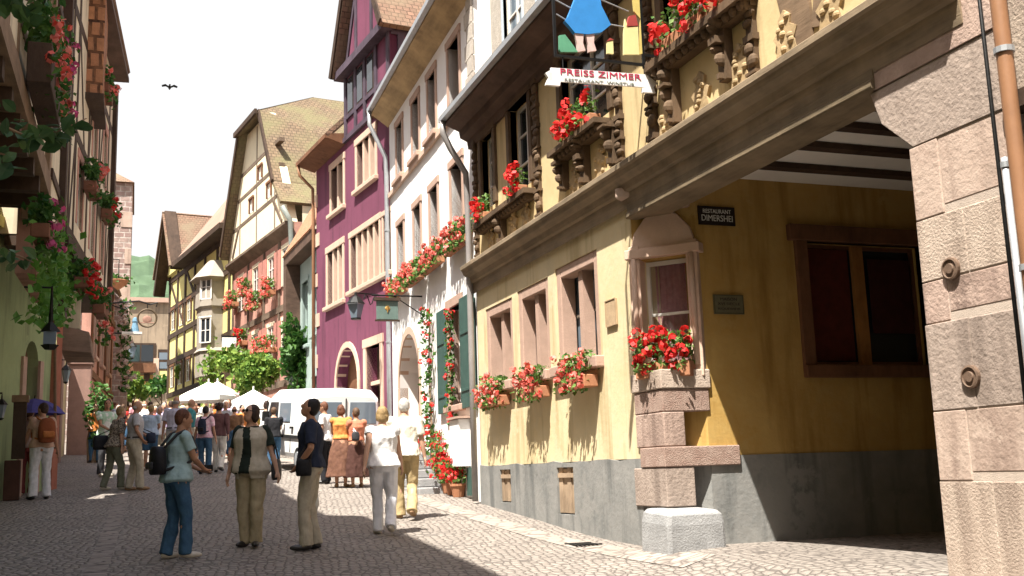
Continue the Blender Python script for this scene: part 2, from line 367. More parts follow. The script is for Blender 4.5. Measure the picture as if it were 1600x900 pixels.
def strip(name, pts, w, lift, mat):
    mb = MB(); L = []; Rr = []
    q = []
    for a, b in zip(pts, pts[1:]):
        for k in range(24): q.append((a[0]+(b[0]-a[0])*k/24, a[1]+(b[1]-a[1])*k/24))
    q.append(pts[-1]); vs = []
    for i, p in enumerate(q):
        a = q[max(0, i-1)]; b = q[min(len(q)-1, i+1)]; d = Vector((b[0]-a[0], b[1]-a[1], 0)).normalized(); n = Vector((-d.y, d.x, 0))
        for s in (-.5, .5):
            c = Vector((p[0], p[1], 0))+n*w*s; vs.append((c.x, c.y, gz(c.x, c.y)+lift))
    mb.add(vs, [(2*i, 2*i+1, 2*i+3, 2*i+2) for i in range(len(q)-1)])
    o = mb.build(name, mat, origin=(0, 0, 0)); tag(o, kind='structure'); return o
strip('gutter', [(5.35, 9.6), (5.02, 13), (4.86, 17.5), (4.7, 24), (4.3, 33), (3.5, 46)], .42, .006, m_strip)
strip('gutter_left', [(-.42, 8), (-.28, 14), (-.13, 24), (-.12, 45)], .22, .006, cobble('drain_setts', 7, (.34, .29, .25), (.26, .22, .195), (.06, .05, .045), (.5, 1.4, 1), .8))
m_kerb = M('kerb_stone', (.43, .39, .35), .12, 6, .8, .6)
# forested hill far behind
rng = random.Random(3); mb = MB(); N = 150; Mh = 60; vs = []
for j in range(Mh):
    for i in range(N):
        x = -260+i*4.2; y = 380+j*6; t = (x+30)/150
        h = 8+92*exp(-((x+18)/95)**2)*sst(380, 530, y)+6*mnoise.noise(Vector((x*.02, y*.02, 0)))
        h += 3.4*mnoise.noise(Vector((x*.09, y*.09, 3)))+3.6*abs(mnoise.noise(Vector((x*.19, y*.19, 7))))
        vs.append((x, y, h+8))
mb.add(vs, [(j*N+i, j*N+i+1, (j+1)*N+i+1, (j+1)*N+i) for j in range(Mh-1) for i in range(N-1)])
m_hill = M('forest_canopy', (.085, .135, .075), .25, .12, .95, 1.0, c2=(.05, .085, .045))
tag(mb.build('hill', m_hill, smooth=False, origin=(0, 400, 20)), kind='structure')

# ------------------------------------------------------------------ yellow timbered inn with the carriage arch
FY = Fac(5.65, 0, 0); YC = 10.75; GZB = -1.6
yh = empty('yellow_inn', (5.65, 12, -1), 'yellow inn with carved timber upper floor, geranium windows and a wide carriage passage', 'house')
lower = []
win3 = [(15.72, 17.08, 1.42, 2.74), (14.14, 15.46, 1.42, 2.78), (12.38, 13.84, 1.42, 2.83)]
cell = [(15.98, 16.5, -.5, .02), (13.42, 14.02, -.62, .02)]
mb = MB(); FY.wall(mb, rect(11.35, 17.55, .09, 3.3), [rect(a, b, c, d) for a, b, c, d in win3], .4, .32)
mb.build('wall', m_yel, yh); mb = MB(); FY.wall(mb, [(5.7, 3.3), (17.55, 3.3), (17.55, 6.3), (-3, 6.3), (-3, 3.3)], [rect(16.35, 17.0, 4.45, 5.75), rect(14.62, 15.5, 4.35, 5.78), rect(11.75, 13.3, 4.5, 5.8), rect(8.7, 10.2, 4.6, 5.8)], .4, .3)
mb.build('upper_wall', m_yelu, yh)
mb = MB(); FY.wall(mb, [(17.55, GZB), (11.35, GZB)]+[(11.35+.31*k, .09+.012*sin(k*2.3)+.01*sin(k*5.1)) for k in range(21)], [rect(a, b, c, d) for a, b, c, d in cell], .4, .2, out=.025)
mb.build('plinth', m_grey, yh)
for a, b, c, d in cell:
    mb = MB(); n = 4
    for k in range(n):
        u = a+(b-a)*k/n; FY.box(mb, u+.008, u+(b-a)/n-.008, c+.02, d-.02+.03*(k % 2), -.06, -.015+.012*(k % 2))
    FY.box(mb, a+.02, b-.02, d-.14, d-.08, -.015, .02); mb.build('cellar_shutter', wood('old_shutter_wood', (.34, .25, .17), (1, 1, .15)), yh)
# side end and corner
PASS = Fac(0, YC, 90, side=1)      # passage wall: u = x, outward = -Y
PASS.n = Vector((0, -1, 0))
CH0, CH1 = Vector((5.65, 11.36, 0)), Vector((6.2, YC, 0))
CA = math.degrees(atan2(CH0.x-CH1.x, CH0.y-CH1.y)); FCH = Fac(CH1.x, CH1.y, CA); cw = (CH0-CH1).length
if FCH.n.y > 0: FCH.n = -FCH.n
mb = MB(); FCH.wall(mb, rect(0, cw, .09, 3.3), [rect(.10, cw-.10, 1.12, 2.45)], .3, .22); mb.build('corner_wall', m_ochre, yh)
mb = MB(); FCH.wall(mb, rect(0, cw, -1.4, .09), [], .3); mb.build('corner_plinth', m_grey, yh)
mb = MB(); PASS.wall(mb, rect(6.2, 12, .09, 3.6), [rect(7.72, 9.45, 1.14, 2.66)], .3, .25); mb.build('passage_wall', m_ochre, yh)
mb = MB(); PASS.wall(mb, rect(6.2, 12, GZB, .09), [], .3, out=.02); mb.build('passage_plinth', m_grey, yh)
# corner window with stone surround
cwn = MB()
FCH.box(cwn, -.02, .12, 1.0, 2.62, -.12, .07); FCH.box(cwn, cw-.12, cw+.02, 1.0, 2.62, -.12, .07)
FCH.box(cwn, -.06, cw+.06, 2.46, 2.58, -.13, .10)
FCH.prism(cwn, [(.0, 2.58), (cw, 2.58), (cw-.06, 2.78), (cw-.2, 2.95), (cw-.3, 3.02), (cw-.3, 3.22), (.3, 3.22), (.3, 3.02), (.2, 2.95), (.06, 2.78)], -.12, .055)
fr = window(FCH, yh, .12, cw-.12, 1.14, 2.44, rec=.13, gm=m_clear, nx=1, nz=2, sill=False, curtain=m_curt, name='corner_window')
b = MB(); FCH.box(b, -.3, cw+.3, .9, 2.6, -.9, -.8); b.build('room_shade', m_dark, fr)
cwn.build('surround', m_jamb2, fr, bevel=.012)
for s in (0, 1):
    q = MB(); uu = .05 if not s else cw-.05
    q.tube([FCH.P(uu, 1.14, .08), FCH.P(uu, 2.46, .08)], .035, 8); q.build('colonnette', m_jamb2, fr, smooth=True)
# sandstone quoins below the corner window: two-faced blocks
rng = random.Random(5)
def quoin(z0, z1, l1, l2, mat, pr=.03, name='quoin', corner=True):
    A = Vector((5.65-pr, YC-pr, 0)); mb = MB(); a = Vector((5.65-pr, YC+l1, 0)); b = Vector((5.65+l2, YC-pr, 0)); i = Vector((5.65+.3, YC+.3, 0))
    pts = [A, b, Vector((b.x, YC+.25, 0)), i, Vector((5.95, a.y, 0)), a]
    rr = []
    for z in (z0, z1): rr.append([p+Vector((0, 0, z)) for p in pts])
    mb.loft(rr); return mb.build(name, mat, yh, bevel=.012)
quoin(.86, 1.08, .74, .60, m_sand4, .04); quoin(.60, .855, .70, .58, m_rough, .025); quoin(.21, .595, .68, .24, m_sand, .03)
quoin(-.02, .205, .56, .92, m_rough, .055); quoin(-.46, -.025, .76, .32, m_sand3, .045)
# upper corner stones
mb = MB(); FCH.box(mb, -.10, cw+.12, 3.22, 3.36, -.2, .16); mb.build('corbel', m_sand2, yh, bevel=.03)
mb = MB(); FCH.box(mb, .05, cw-.05, 3.02, 3.215, -.2, .09); mb.build('corbel', m_sand, yh, bevel=.03)
# bumper stone
A = Vector((5.50, YC-.42, 0)); mb = MB()
pr = [(-.10, -.06), (.62, -.02), (.60, .42), (.1, .62), (-.10, .60)]
rr = []
for z, s in ((-1.15, 1.03), (-.62, 1.0), (-.52, .95), (-.47, .84)):
    rr.append([Vector((5.72+(x-.25)*s, YC-.22+(y-.2)*s, z+.02*sin(7*x+y*5))) for x, y in pr])
mb.loft(rr); bs = mb.build('bumper_stone', m_granite, bevel=.04); tag(bs, 'worn grey guard stone at the foot of the yellow corner', 'guard stone')
g_ = Vector((5.12, 12.0, 0)); dr = empty('drain_grate', (5.12, 12.0, gz(5.12, 12.0)), 'small dark iron drain grate in the gutter near the grey corner stone', 'drain'); mb = MB(); zz = gz(5.12, 12.0)+.012
for k in range(6): mb.box(4.98+.05*k, 5.01+.05*k, 11.86, 12.14, zz, zz+.012)
mb.box(4.95, 5.29, 11.82, 11.855, zz, zz+.014); mb.box(4.95, 5.29, 12.145, 12.18, zz, zz+.014); mb.build('grate', m_iron, dr)
# ceiling and floor joists of the passage, far wall, other side
mb = MB(); mb.box(5.95, 12, 6.2, YC, 3.40, 3.55); mb.build('passage_ceiling', m_ceil, yh)
for Y_ in [atX(1427, y, 0.0001) for y in ()] or (10.05, 9.28, 8.62, 8.0, 7.42, 6.85):
    mb = MB(); mb.box(5.96, 11.98, Y_-.075, Y_+.075, 3.33, 3.395); mb.build('ceiling_joist', m_dark, yh)
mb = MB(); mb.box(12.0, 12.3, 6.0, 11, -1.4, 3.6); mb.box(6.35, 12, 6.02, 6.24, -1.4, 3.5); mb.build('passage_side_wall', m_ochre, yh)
# the passage window
mb = MB()
PASS.box(mb, 7.55, 7.72, 1.1, 2.72, -.1, .05); PASS.box(mb, 9.45, 9.6, 1.1, 2.72, -.1, .05); PASS.box(mb, 7.46, 9.7, 2.66, 2.86, -.1, .08); PASS.box(mb, 7.55, 9.62, .98, 1.13, -.1, .09)
fr = window(PASS, yh, 7.72, 9.45, 1.14, 2.66, rec=.14, fm=m_brown, nx=2, nz=1, sill=False, name='passage_window')
mb.build('surround', m_brown, fr, bevel=.01)
mb = MB(); PASS.box(mb, 7.80, 8.42, 1.2, 2.6, -.135, -.128); mb.build('shutter_panel', M('oxblood_panel', (.11, .02, .012), .2, 8), fr)
mb = MB(); PASS.box(mb, 8.72, 9.36, 1.55, 2.5, -.135, -.126); mb.build('shutter_panel', M('dark_red_panel', (.06, .015, .012), .2, 8), fr)
mb = MB(); PASS.box(mb, 8.47, 8.63, 1.15, 2.65, -.15, -.09); mb.build('post', wood('ochre_post', (.34, .16, .05), (1, 1, .2)), fr)
# lintel beam and cornice
mb = MB(); FY.extr(mb, [(0, 3.14), (.05, 3.10), (.07, 3.28), (.11, 3.30), (.14, 3.38), (.22, 3.44), (.24, 3.50), (.27, 3.52), (.27, 3.58), (.20, 3.63), (.02, 3.72), (-.1, 3.72), (-.1, 3.14)], 5.7, 17.62)
mb.build('cornice', m_beam, yh)
mb = MB(); FY.extr(mb, [(-.02, 2.96), (.075, 2.965), (.085, 2.98), (.085, 3.03), (.06, 3.05), (.06, 3.132), (-.32, 3.132), (-.32, 2.96)], 6.7, 11.3)
mb.build('lintel', wood('lintel_oak', (.19, .145, .092), (1, .1, 1.6)), yh)
mb = MB(); FY.box(mb, 6.3, 10.9, 3.134, 3.39, -.34, -.02); mb.build('lintel_back', m_dark, yh)
# plaster strip between lower windows and cornice is wall; end pilaster against the white house
# right arch pier of sandstone blocks
prng = random.Random(11)
cuts = [-1.3, -.18, .33, .98, 1.30, 1.78, 2.36, 2.95, 3.30]
for i, (a, b) in enumerate(zip(cuts, cuts[1:])):
    mb = MB(); L = 6.44-.012*max(0, (a+.8))*1.2 if a < 2.2 else 6.36
    if b > 2.9:   # springer stones lean out under the lintel
        FY.prism(mb, [(5.42, a+.006), (6.36+(a-2.36)*.62, a+.006), (6.40+(b-2.36)*.48, (a+b)/2), (6.42+(b-2.36)*.62, b-.006), (5.42, b-.006)], -.42, .03+.012*(i % 2))
    else:
        m = (5.92, 6.10, 5.98, 6.15)[i % 4]
        FY.box(mb, m+.003, L, a+.003, b-.003, -.42, .022+.003*((i*7) % 3))
        FY.box(mb, 5.44, m-.003, a+.003+(.06 if i % 2 else 0), b-.006+(.06 if (i+1) % 2 and b < 2.2 else 0) if False else b-.006, -.40, .024-.003*(i % 2))
    mb.build('pier_block', (m_sand2, m_sand4, m_sand, m_sand3)[(i*3+1) % 4], yh, bevel=.007)
mb = MB(); FY.box(mb, 5.43, 6.355, -1.3, 3.3, -.38, .017); mb.build('pier_core', m_joint, yh)
for px, py in ((1485, 420), (1516, 589)):
    u, z = FY.at(px, py, .04); mb = MB(); n = 20
    mb.loft([[FY.P(u+r*cos(2*pi*k/n), z+r*1.0*sin(2*pi*k/n), o) for k in range(n)] for r, o in ((.085, .02), (.085, .05), (.07, .055), (.065, .045), (.04, .045), (.035, .056), (.012, .056))])
    tag(mb.build('iron_wall_plate', M('rusty_brown_iron', (.17, .11, .075), .2, 20, .7, .4)), 'round brown iron plate %s on the sandstone pier' % ('set higher up' if py < 500 else 'set lower down'), 'wall plate', 'round iron plates on the pier')
# upper floor: windows, posts, ledges, brackets
for (a, b, c, d) in ((16.35, 17.0, 4.45, 5.75), (14.62, 15.5, 4.35, 5.78), (11.75, 13.3, 4.5, 5.8), (8.7, 10.2, 4.6, 5.8)):
    window(FY, yh, a, b, c, d, rec=.12, nx=2, nz=3, sur=m_carv, sw=.13, sp=.05, sill=False, curtain=cloth('lace', (.45, .43, .40)) if a > 14 else None)
for (a, b, c, d) in win3:
    window(FY, yh, a, b, c, d, rec=.24, gm=m_glassL, nx=3, nz=2, sur=m_jamb, sw=.0001, sp=-.04, mull=1, sill=False)
    mb = MB(); FY.box(mb, a, a+.15, c, d, -.24, -.015); FY.box(mb, b-.15, b, c, d, -.24, -.015); FY.box(mb, a+.15, b-.15, d-.16, d, -.24, -.015); FY.box(mb, a-.08, b+.08, c-.15, c, -.2, .12)
    mb.build('stone_frame', m_jamb, yh, bevel=.015)
def carved(u, z0, z1, w, dep, seed, taper=0, name='carved_post'):
    r = random.Random(seed); mb = MB(); z = z0; k = 0
    FY.box(mb, u-w*.36, u+w*.36, z0, z1, -.05, dep*.45)
    while z < z1-.04:
        h = r.uniform(.07, .16); t = (z-z0)/(z1-z0); ww = w*(1-taper*(1-t)); c = FY.P(u, min(z+h/2, z1-.04), dep*.45)
        if k % 3 == 0: FY.box(mb, u-ww*.5, u+ww*.5, z+.01, min(z+h*.5, z1), 0, dep*(.7+taper*.6*t))
        else:
            s = (-1)**k*w*.12
            mb.ell(c+FY.d*s, (dep*(.42+.4*taper*t), ww*.42, h*.55), 10, 6)
        z += h; k += 1
    return mb.build(name, m_carv, yh)
carved(14.3, 3.72, 6.2, .22, .10, 1); carved(10.55, 3.72, 6.2, .20, .13, 2); carved(17.35, 3.72, 6.2, .16, .10, 3); carved(11.45, 3.72, 6.2, .18, .11, 4); carved(8.42, 3.72, 6.2, .18, .11, 14)
for i, (u, z0, z1) in enumerate(((15.92, 3.66, 4.12), (13.25, 3.85, 4.4), (12.5, 3.74, 4.36), (11.6, 3.74, 4.3), (8.88, 3.84, 4.5), (10.0, 3.75, 4.42))):
    carved(u, z0, z1, .21, .22, 20+i, .7, 'carved_bracket')
def ledge(u0, u1, z, h=.13, o=.26):
    mb = MB(); FY.box(mb, u0, u1, z, z+h, -.02, o); FY.box(mb, u0+.05, u1-.05, z-.09, z-.002, -.02, o*.6); n = int((u1-u0)/.14)
    for k in range(n): mb.ell(FY.P(u0+.1+k*.14, z-.03, o*.62), (.05, .06, .06), 8, 5)
    mb.build('window_ledge', m_carv, yh)
ledge(14.5, 17.1, 4.14, .08, .2); ledge(11.75, 13.4, 4.34, .07, .24); ledge(8.3, 10.35, 4.46, .09, .22)
rr = random.Random(44); m_wc = wood('worn_carving', (.40, .29, .16), (1, 1, 1))
for a, b in ((14.6, 15.75), (16.1, 17.1), (11.85, 12.3), (12.75, 13.1), (8.6, 8.75), (9.1, 9.8), (10.1, 10.4), (6.2, 8.2)):
    n = max(1, int((b-a)/.55))
    for k in range(n):
        c = a+(k+.5)*(b-a)/n; mb = MB(); FY.prism(mb, [(c-.16, 3.74), (c+.16, 3.74), (c+.13, 3.84), (c+.19, 3.93), (c+.08, 4.0), (c+.10, 4.08), (c, 4.16), (c-.10, 4.08), (c-.08, 4.0), (c-.19, 3.93), (c-.13, 3.84)], -.01, .037)
        for q in range(7): mb.ell(FY.P(c+rr.uniform(-.12, .12), 3.78+.05*q, .037), (.03, .045, .035), 8, 5)
        mb.build('carved_ornament', m_wc, yh)
mb = MB()
for u in (7.6, 6.6, 5.9): FY.box(mb, u-.12, u+.12, 3.72, 6, -.05, .03)
for a, b in (((7.4, 3.8), (6.8, 5.8)), ((8.2, 5.8), (7.75, 3.8))): FY.bar(mb, a, b, .2, -.05, .02)
mb.build('timber_frame', m_timb, yh)
# eaves and roof over the upper floor
mb = MB()
FY.extr(mb, [(-.1, 5.78), (.05, 5.78), (.07, 5.92), (.20, 5.98), (.22, 6.1), (.46, 6.2), (.5, 6.2), (.5, 6.3), (-.1, 6.32)], 10.9, 17.66)
mb.build('eaves', m_eave, yh)
mb = MB(); FY.box(mb, 10.9, 17.68, 6.24, 6.33, .502, .60); mb.build('gutter', m_zinc, yh)
mb = MB(); roofslab(mb, FY.P(-26, 6.36, .58), FY.P(17.66, 6.36, .58), FY.P(17.66, 11.9, -4.6), FY.P(-26, 11.9, -4.6)); mb.build('roof', m_roofb, yh)
mb = MB(); FY.wall(mb, [(17.55, -1.4), (17.55, 6), (17.55, 6)], [], .1) if False else None
mb.box(5.66, 12.2, 17.3, 17.54, -1.4, 6.0); mb.box(5.3+.36, 12, -3.2, -3, -1.4, 6); mb.build('end_wall', m_yel, yh)
# dormer storey with stone quoins above the eave
mb = MB(); FDM = Fac(5.95, 0, 0); FDM.wall(mb, rect(13.3, 17.2, 5.9, 9.6), [rect(15.55, 16.5, 6.95, 8.7), rect(13.9, 14.9, 6.95, 8.7)], .4, .15); mb.build('dormer_wall', M('rubble_wall', (.50, .46, .40), .16, 9, .95, 1.2, c2=(.36, .32, .27)), yh)
for a in (15.55, 13.9): window(FDM, yh, a, a+.95, 6.95, 8.7, rec=.08, gm=m_glassL, nx=2, nz=2, sur=M('pale_blue_paint', (.45, .52, .58), .05, 6), sw=.06, sp=.03)
# right of the pier: the neighbour's sandstone wall
mb = MB(); FY.wall(mb, rect(-26, 5.43, -1.7, 6.2), [], .3, out=-.05); mb.build('neighbour_wall', M('pale_rubble', (.42, .34, .27), .2, 4, .95, 1.2, c2=(.28, .21, .17)), yh)
mb = MB(); FY.box(mb, 2, 5.36, 1.95, 2.12, -.05, .05); FY.box(mb, 2, 5.36, 2.3, 2.42, -.05, .1); mb.build('side_beam', m_dark, yh)
# pipes by the pier
p0 = FY.P(5.30, 5.8, .12); u_b = FY.at(1612, 520, .12)[0]
pp = [atX(1560, -60, 5.5), atX(1560, 0, 5.5), atX(1579, 180, 5.5), atX(1595, 330, 5.5), atX(1608, 450, 5.5)]
pp.append(Vector((5.5, pp[-1].y+.0, -.9))); pp = [Vector((5.5, 5.26, z)) for z in (6, 3, 1.5, -.9)]
curve_pipe('downpipe', pp, .055, m_copper, 'copper brown downpipe running down beside the sandstone pier', [((5.5, 5.26, 2.7), Vector((0, 0, 1))), ((5.5, 5.26, 1.2), Vector((0, 0, 1)))])
curve_pipe('conduit', [(5.58, 5.50, 6), (5.58, 5.50, 2.0), (5.58, 5.50, -.9)], .014, m_iron, 'thin black cable conduit on the edge of the pier', cat='conduit')
curve_pipe('conduit', [(5.57, 5.43, 2.0), (5.57, 5.43, -.9)], .026, m_zinc, 'grey metal conduit between the black cable and brown downpipe', [((5.57, 5.43, 1.95), Vector((0, 0, 1)))], cat='conduit')
# signs on the house
def plate(F, u0, u1, z0, z1, o, mat, name, label, lines=(), lm=None, th=.02, bord=None):
    root = empty(name, F.P((u0+u1)/2, z0, o), label, 'sign'); mb = MB(); F.box(mb, u0, u1, z0, z1, o, o+th); mb.build('panel', mat, root, bevel=.004)
    for txt, zc, h, wmax in lines: text(F, root, txt, (u0+u1)/2, zc, o+th+.003, h, lm, wmax)
    if bord:
        mb = MB(); t = .012
        for q in (rect(u0, u1, z0, z0+t), rect(u0, u1, z1-t, z1), rect(u0, u0+t, z0+t, z1-t), rect(u1-t, u1, z0+t, z1-t)): F.prism(mb, q, o+th, o+th+.008)
        mb.build('border', bord, root)
    return root
def text(F, root, txt, uc, zc, out, h, mat, wmax, flip=None, name='lettering'):
    cu = D.curves.new('lettering', 'FONT'); cu.body = txt; cu.size = 1; cu.align_x = 'CENTER'; cu.align_y = 'CENTER'; cu.extrude = .01
    o = D.objects.new('tmp', cu); COL.objects.link(o); dg = bpy.context.evaluated_depsgraph_get(); dg.update(); me = D.meshes.new_from_object(o.evaluated_get(dg)); D.objects.remove(o)
    w = max(v.co.x for v in me.vertices)-min(v.co.x for v in me.vertices); hh = max(v.co.y for v in me.vertices)-min(v.co.y for v in me.vertices)
    sx = min(wmax/w, 1.6*h/hh); sy = h/hh
    fl = flip if flip is not None else -1
    # direction of reading: to the viewer's right
    vis = F.d if F.d.dot(RT) > 0 else -F.d
    b = BASE[root.name]
    for v in me.vertices:
        v.co = F.P(uc, zc, out)+vis*(v.co.x*sx)+Vector((0, 0, v.co.y*sy))+F.n*(v.co.z*.2)-b
    me.materials.append(mat); o = D.objects.new(name, me); COL.objects.link(o); o.parent = root; BASE[o.name] = b; return o
m_let = M('white_lettering', (.7, .7, .66), .02, 5, .6, 0); m_letd = M('dark_lettering', (.05, .04, .035), .05, 5, .7, 0); m_letr = M('crimson_lettering', (.45, .02, .07), .05, 5, .6, 0)
plate(PASS, 6.24, 6.74, 2.80, 3.03, .005, M('black_enamel', (.025, .018, .016), .2, 9, .4, .05), 'name_sign', 'small black nameplate with worn white lettering high on the ochre passage wall', [('HISTORISCHES HAUS', 2.975, .035, .40), ('DIMERANT', 2.89, .075, .42)] and [('RESTAURANT', 2.965, .05, .38), ('DIMERSHEI', 2.88, .075, .42)], m_let)
plate(PASS, 6.37, 6.77, 1.73, 1.96, .005, M('greenish_bronze', (.19, .18, .11), .15, 12, .5, .3), 'bronze_plaque', 'greenish framed plaque on the ochre passage wall beside the corner window', [('MAISON', 1.905, .035, .22), ('XVI SIECLE', 1.85, .03, .3), ('RIQUEWIHR', 1.79, .03, .3)], m_letd, bord=M('bronze_border', (.10, .10, .06), .1, 9))
plate(FY, 11.83, 12.14, 1.75, 2.09, .004, M('weathered_plaque', (.50, .36, .22), .15, 9, .8, .5), 'stone_plaque', 'pale sandstone coloured plaque on the sunny yellow wall right of the windows', [], m_letd, bord=M('plaque_edge', (.40, .29, .18), .1, 9))
# geraniums of the inn
for i, (u0, u1, lb) in enumerate(((15.88, 16.85, 'salmon geranium box under the yellow inn window farthest from the carriage passage'), (14.15, 14.98, 'salmon geranium box under the middle one of the three yellow ground floor windows'), (12.45, 13.35, 'salmon geranium box under the yellow ground floor window next to the stone plaque'))):
    flowers(FY, u0, u1, 1.03, .03, lb, 30+i, m_salm, drop=.20, h=.32, n=420, nh=30, w=.20, group='geranium boxes of the yellow inn', ph=.16, hr=.06)
flowers(FCH, .08, cw-.08, 1.0, .02, 'red geranium box filling the sill of the stone framed corner window', 41, m_red, drop=.12, h=.36, n=620, nh=40, w=.26, group='geranium boxes of the yellow inn', hr=.065)
flowers(FY, 16.5, 16.95, 4.225, .03, 'small red geranium pot box on the dark ledge beside the curved downpipe', 42, m_red, h=.30, w=.16, ph=.11, n=120, nh=14, group='geranium boxes of the yellow inn', hr=.07)
flowers(FY, 14.75, 15.3, 4.225, .03, 'red geraniums on the carved ledge left of the tall carved post', 43, m_red, h=.34, w=.16, ph=.11, n=130, nh=15, group='geranium boxes of the yellow inn', hr=.075)
flowers(FY, 11.95, 12.95, 4.415, .04, 'red geraniums in terracotta pots below the hanging banner', 44, m_red, h=.32, w=.17, ph=.12, n=240, nh=22, group='geranium boxes of the yellow inn', hr=.075)
flowers(FY, 8.7, 10.0, 4.555, .03, 'red geraniums in terracotta pots above the carriage beam at the top', 45, m_red, h=.34, w=.17, ph=.13, n=260, nh=26, group='geranium boxes of the yellow inn', hr=.075)
# hanging sign of the inn
SG = Fac(0, 10.35, 90); SG.n = Vector((0, -1, 0))
def S(px, py): p = atY(px, py, 10.35); return (p.x, p.z)
sx0, sz0 = S(866, 86); sx1, _ = S(1007, 90); sz1 = sz0+1.25
hs = empty('hanging_sign', (sx1, 10.35, sz0), 'black framed hanging sign with a blue dressed figure over a white ribbon banner', 'hanging sign')
mb = MB(); t = .03
SG.box(mb, sx0, sx1, sz0-.02, sz0+t-.02, -.015, .015); SG.box(mb, sx0, sx1, sz1, sz1+t, -.015, .015); SG.box(mb, sx0, sx0+t, sz0+t-.02, sz1, -.015, .015); SG.box(mb, sx1-t, sx1, sz0+t-.02, sz1, -.015, .015); SG.box(mb, sx1, 5.66, sz1, sz1+.04, -.02, .02); SG.box(mb, sx1, 5.66, sz0+.1, sz0+.13, -.012, .012)
for s in (0, 1): mb.tube([SG.P(sx0+.1+s*.9*(sx1-sx0), sz0-.01), SG.P(sx0+.1+s*.9*(sx1-sx0), sz0-.14)], .008, 6)
mb.build('frame', m_iron, hs)
def flat(pts, name, mat, o=.012, par=None):
    mb = MB(); SG.prism(mb, [S(*p) for p in pts], -o, o); return mb.build(name, mat, par or hs)
m_blue = M('sky_blue_paint', (.035, .22, .55), .08, 9, .5, .1); m_signy = M('pale_yellow_paint', (.70, .62, .30), .05, 9, .5, .1); m_signr = M('brick_red_paint', (.35, .06, .05), .1, 9, .5, .1)
flat([(897, 0), (886, 28), (881, 34), (889, 43), (897, 53), (918, 55), (938, 52), (943, 48), (953, 40), (948, 30), (938, 10), (934, -22), (902, -22)], 'dress', m_blue, .03)
for x in (904, 921): flat([(x-7, 53), (x+7, 53), (x+6, 68), (x+10, 80), (x-2, 82), (x-3, 70)], 'stocking', M('rose_white_paint', (.62, .46, .42), .1, 20, .6, .1), .02)
flat([(974, 86), (974, 48), (976, 30), (981, 44), (996, 42), (998, 86)], 'painted_house', m_signy, .015)
flat([(978, 42), (982, 26), (992, 24), (996, 41)], 'painted_roof', m_signr, .02); flat([(948, 84), (948, 66), (957, 64), (958, 85)], 'painted_house', m_signy, .015); flat([(947, 65), (952, 60), (958, 63)], 'painted_roof', m_signr, .02)
flat([(988, 0), (1000, -6), (1004, 84), (998, 86), (1000, 30), (990, 18)], 'gilt_post', M('gold_paint', (.62, .50, .16), .1, 9, .5, .1), .012)
flat([(873, 78), (873, 56), (882, 55), (892, 68), (902, 82), (875, 82)], 'green_bush', M('sea_green_paint', (.10, .30, .18), .1, 9, .5, .1), .02); 
for a, b in (((868, 0), (896, 15)), ((869, 22), (884, 31)), ((940, 0), (982, 18)), ((952, 38), (985, 44)), ((905, -30), (905, -60))):
    mb = MB(); mb.tube([SG.P(*S(*a)), SG.P(*S(*b))], .008, 6); mb.build('wire', m_zinc, hs)
flat([(1004, 96), (1012, 112), (1005, 106)], 'scroll', m_iron, .02)
m_rib = M('white_enamel', (.80, .78, .76), .03, 6, .45, 0)
flat([(860, 106), (1010, 117), (1010, 137), (861, 127)], 'ribbon', m_rib, .012)
flat([(859.5, 110), (851, 115), (856, 122), (852, 133), (874, 135), (875, 128.5), (859.5, 127)], 'ribbon_end', m_rib, .02); flat([(1010.5, 119), (1018, 124), (1027, 131), (1020, 137), (1023, 146), (1003, 145), (1003, 138), (1010.5, 138)], 'ribbon_end', m_rib, .02)
def stext(txt, cx, cy, h, w, mat):
    a = SG.P(*S(cx, cy), .016); o = text(SG, hs, txt, S(cx, cy)[0], S(cx, cy)[1], .016, h, mat, w); 
    sl_ = (S(1010, 127)[1]-S(860, 116)[1])/(S(1010, 127)[0]-S(860, 116)[0])
    for v in o.data.vertices: v.co.z += (v.co.x+BASE[hs.name].x-a.x)*sl_
stext('PREISS ZIMMER', 938, 117.5, .070, 1.0, m_letr); stext('RESTAURANT  WINSTUB', 936, 129, .034, .9, M('grey_green_lettering', (.22, .25, .22), .1, 9))
# ------------------------------------------------------------------ white house
FW = Fac(5.72, 17.58, 1.5); WL = 7.7
wh = empty('white_house', (5.8, 21.3, -.6), 'tall white house with flower boxes between the yellow inn and the purple house', 'house')
cols = [(.95, 1.75), (2.85, 3.5), (4.4, 5.05), (6.15, 6.8)]
hol = [rect(a, b, 7.05, 8.4) for a, b in cols]+[rect(a, b, 4.42, 5.9) for a, b in cols]+[rect(1.3, 2.15, 1.25, 3.15), arch(4.75, 6.85, -.6, 2.0, 3.15)]
mb = MB(); FW.wall(mb, rect(0, WL, -1.2, 9.1), hol, .4, .45); mb.build('wall', m_white, wh)
for i, (a, b) in enumerate(cols):
    window(FW, wh, a, b, 7.05, 8.4, rec=.26, nx=2, nz=2, sur=m_jamb, sw=.12, sp=.03, gm=m_glassL)
    window(FW, wh, a, b, 4.42, 5.9, rec=.26, nx=2, nz=2, sur=m_jamb, sw=.12, sp=.03, gm=m_glassL)
window(FW, wh, 1.3, 2.15, 1.25, 3.15, rec=.2, nx=2, nz=3, sur=m_jamb, sw=.14, sp=.03)
mb = MB(); FW.box(mb, 0, WL, 6.82, 6.93, -.02, .07); mb.build('string_course', m_jamb2, wh)
mb = MB(); FW.prism(mb, arch(4.72, 6.88, -.6, 2.0, 3.18), -.5, -.44); mb.build('door', wood('arched_door_wood', (.24, .14, .085), (1, 1, .2)), wh)
mb = MB(); FW.box(mb, 4.9, 6.7, .55, .75, -.43, -.1); FW.box(mb, 5.0, 6.6, 1.0, 1.08, -.43, -.3); mb.build('door_ledge', m_jamb, wh)
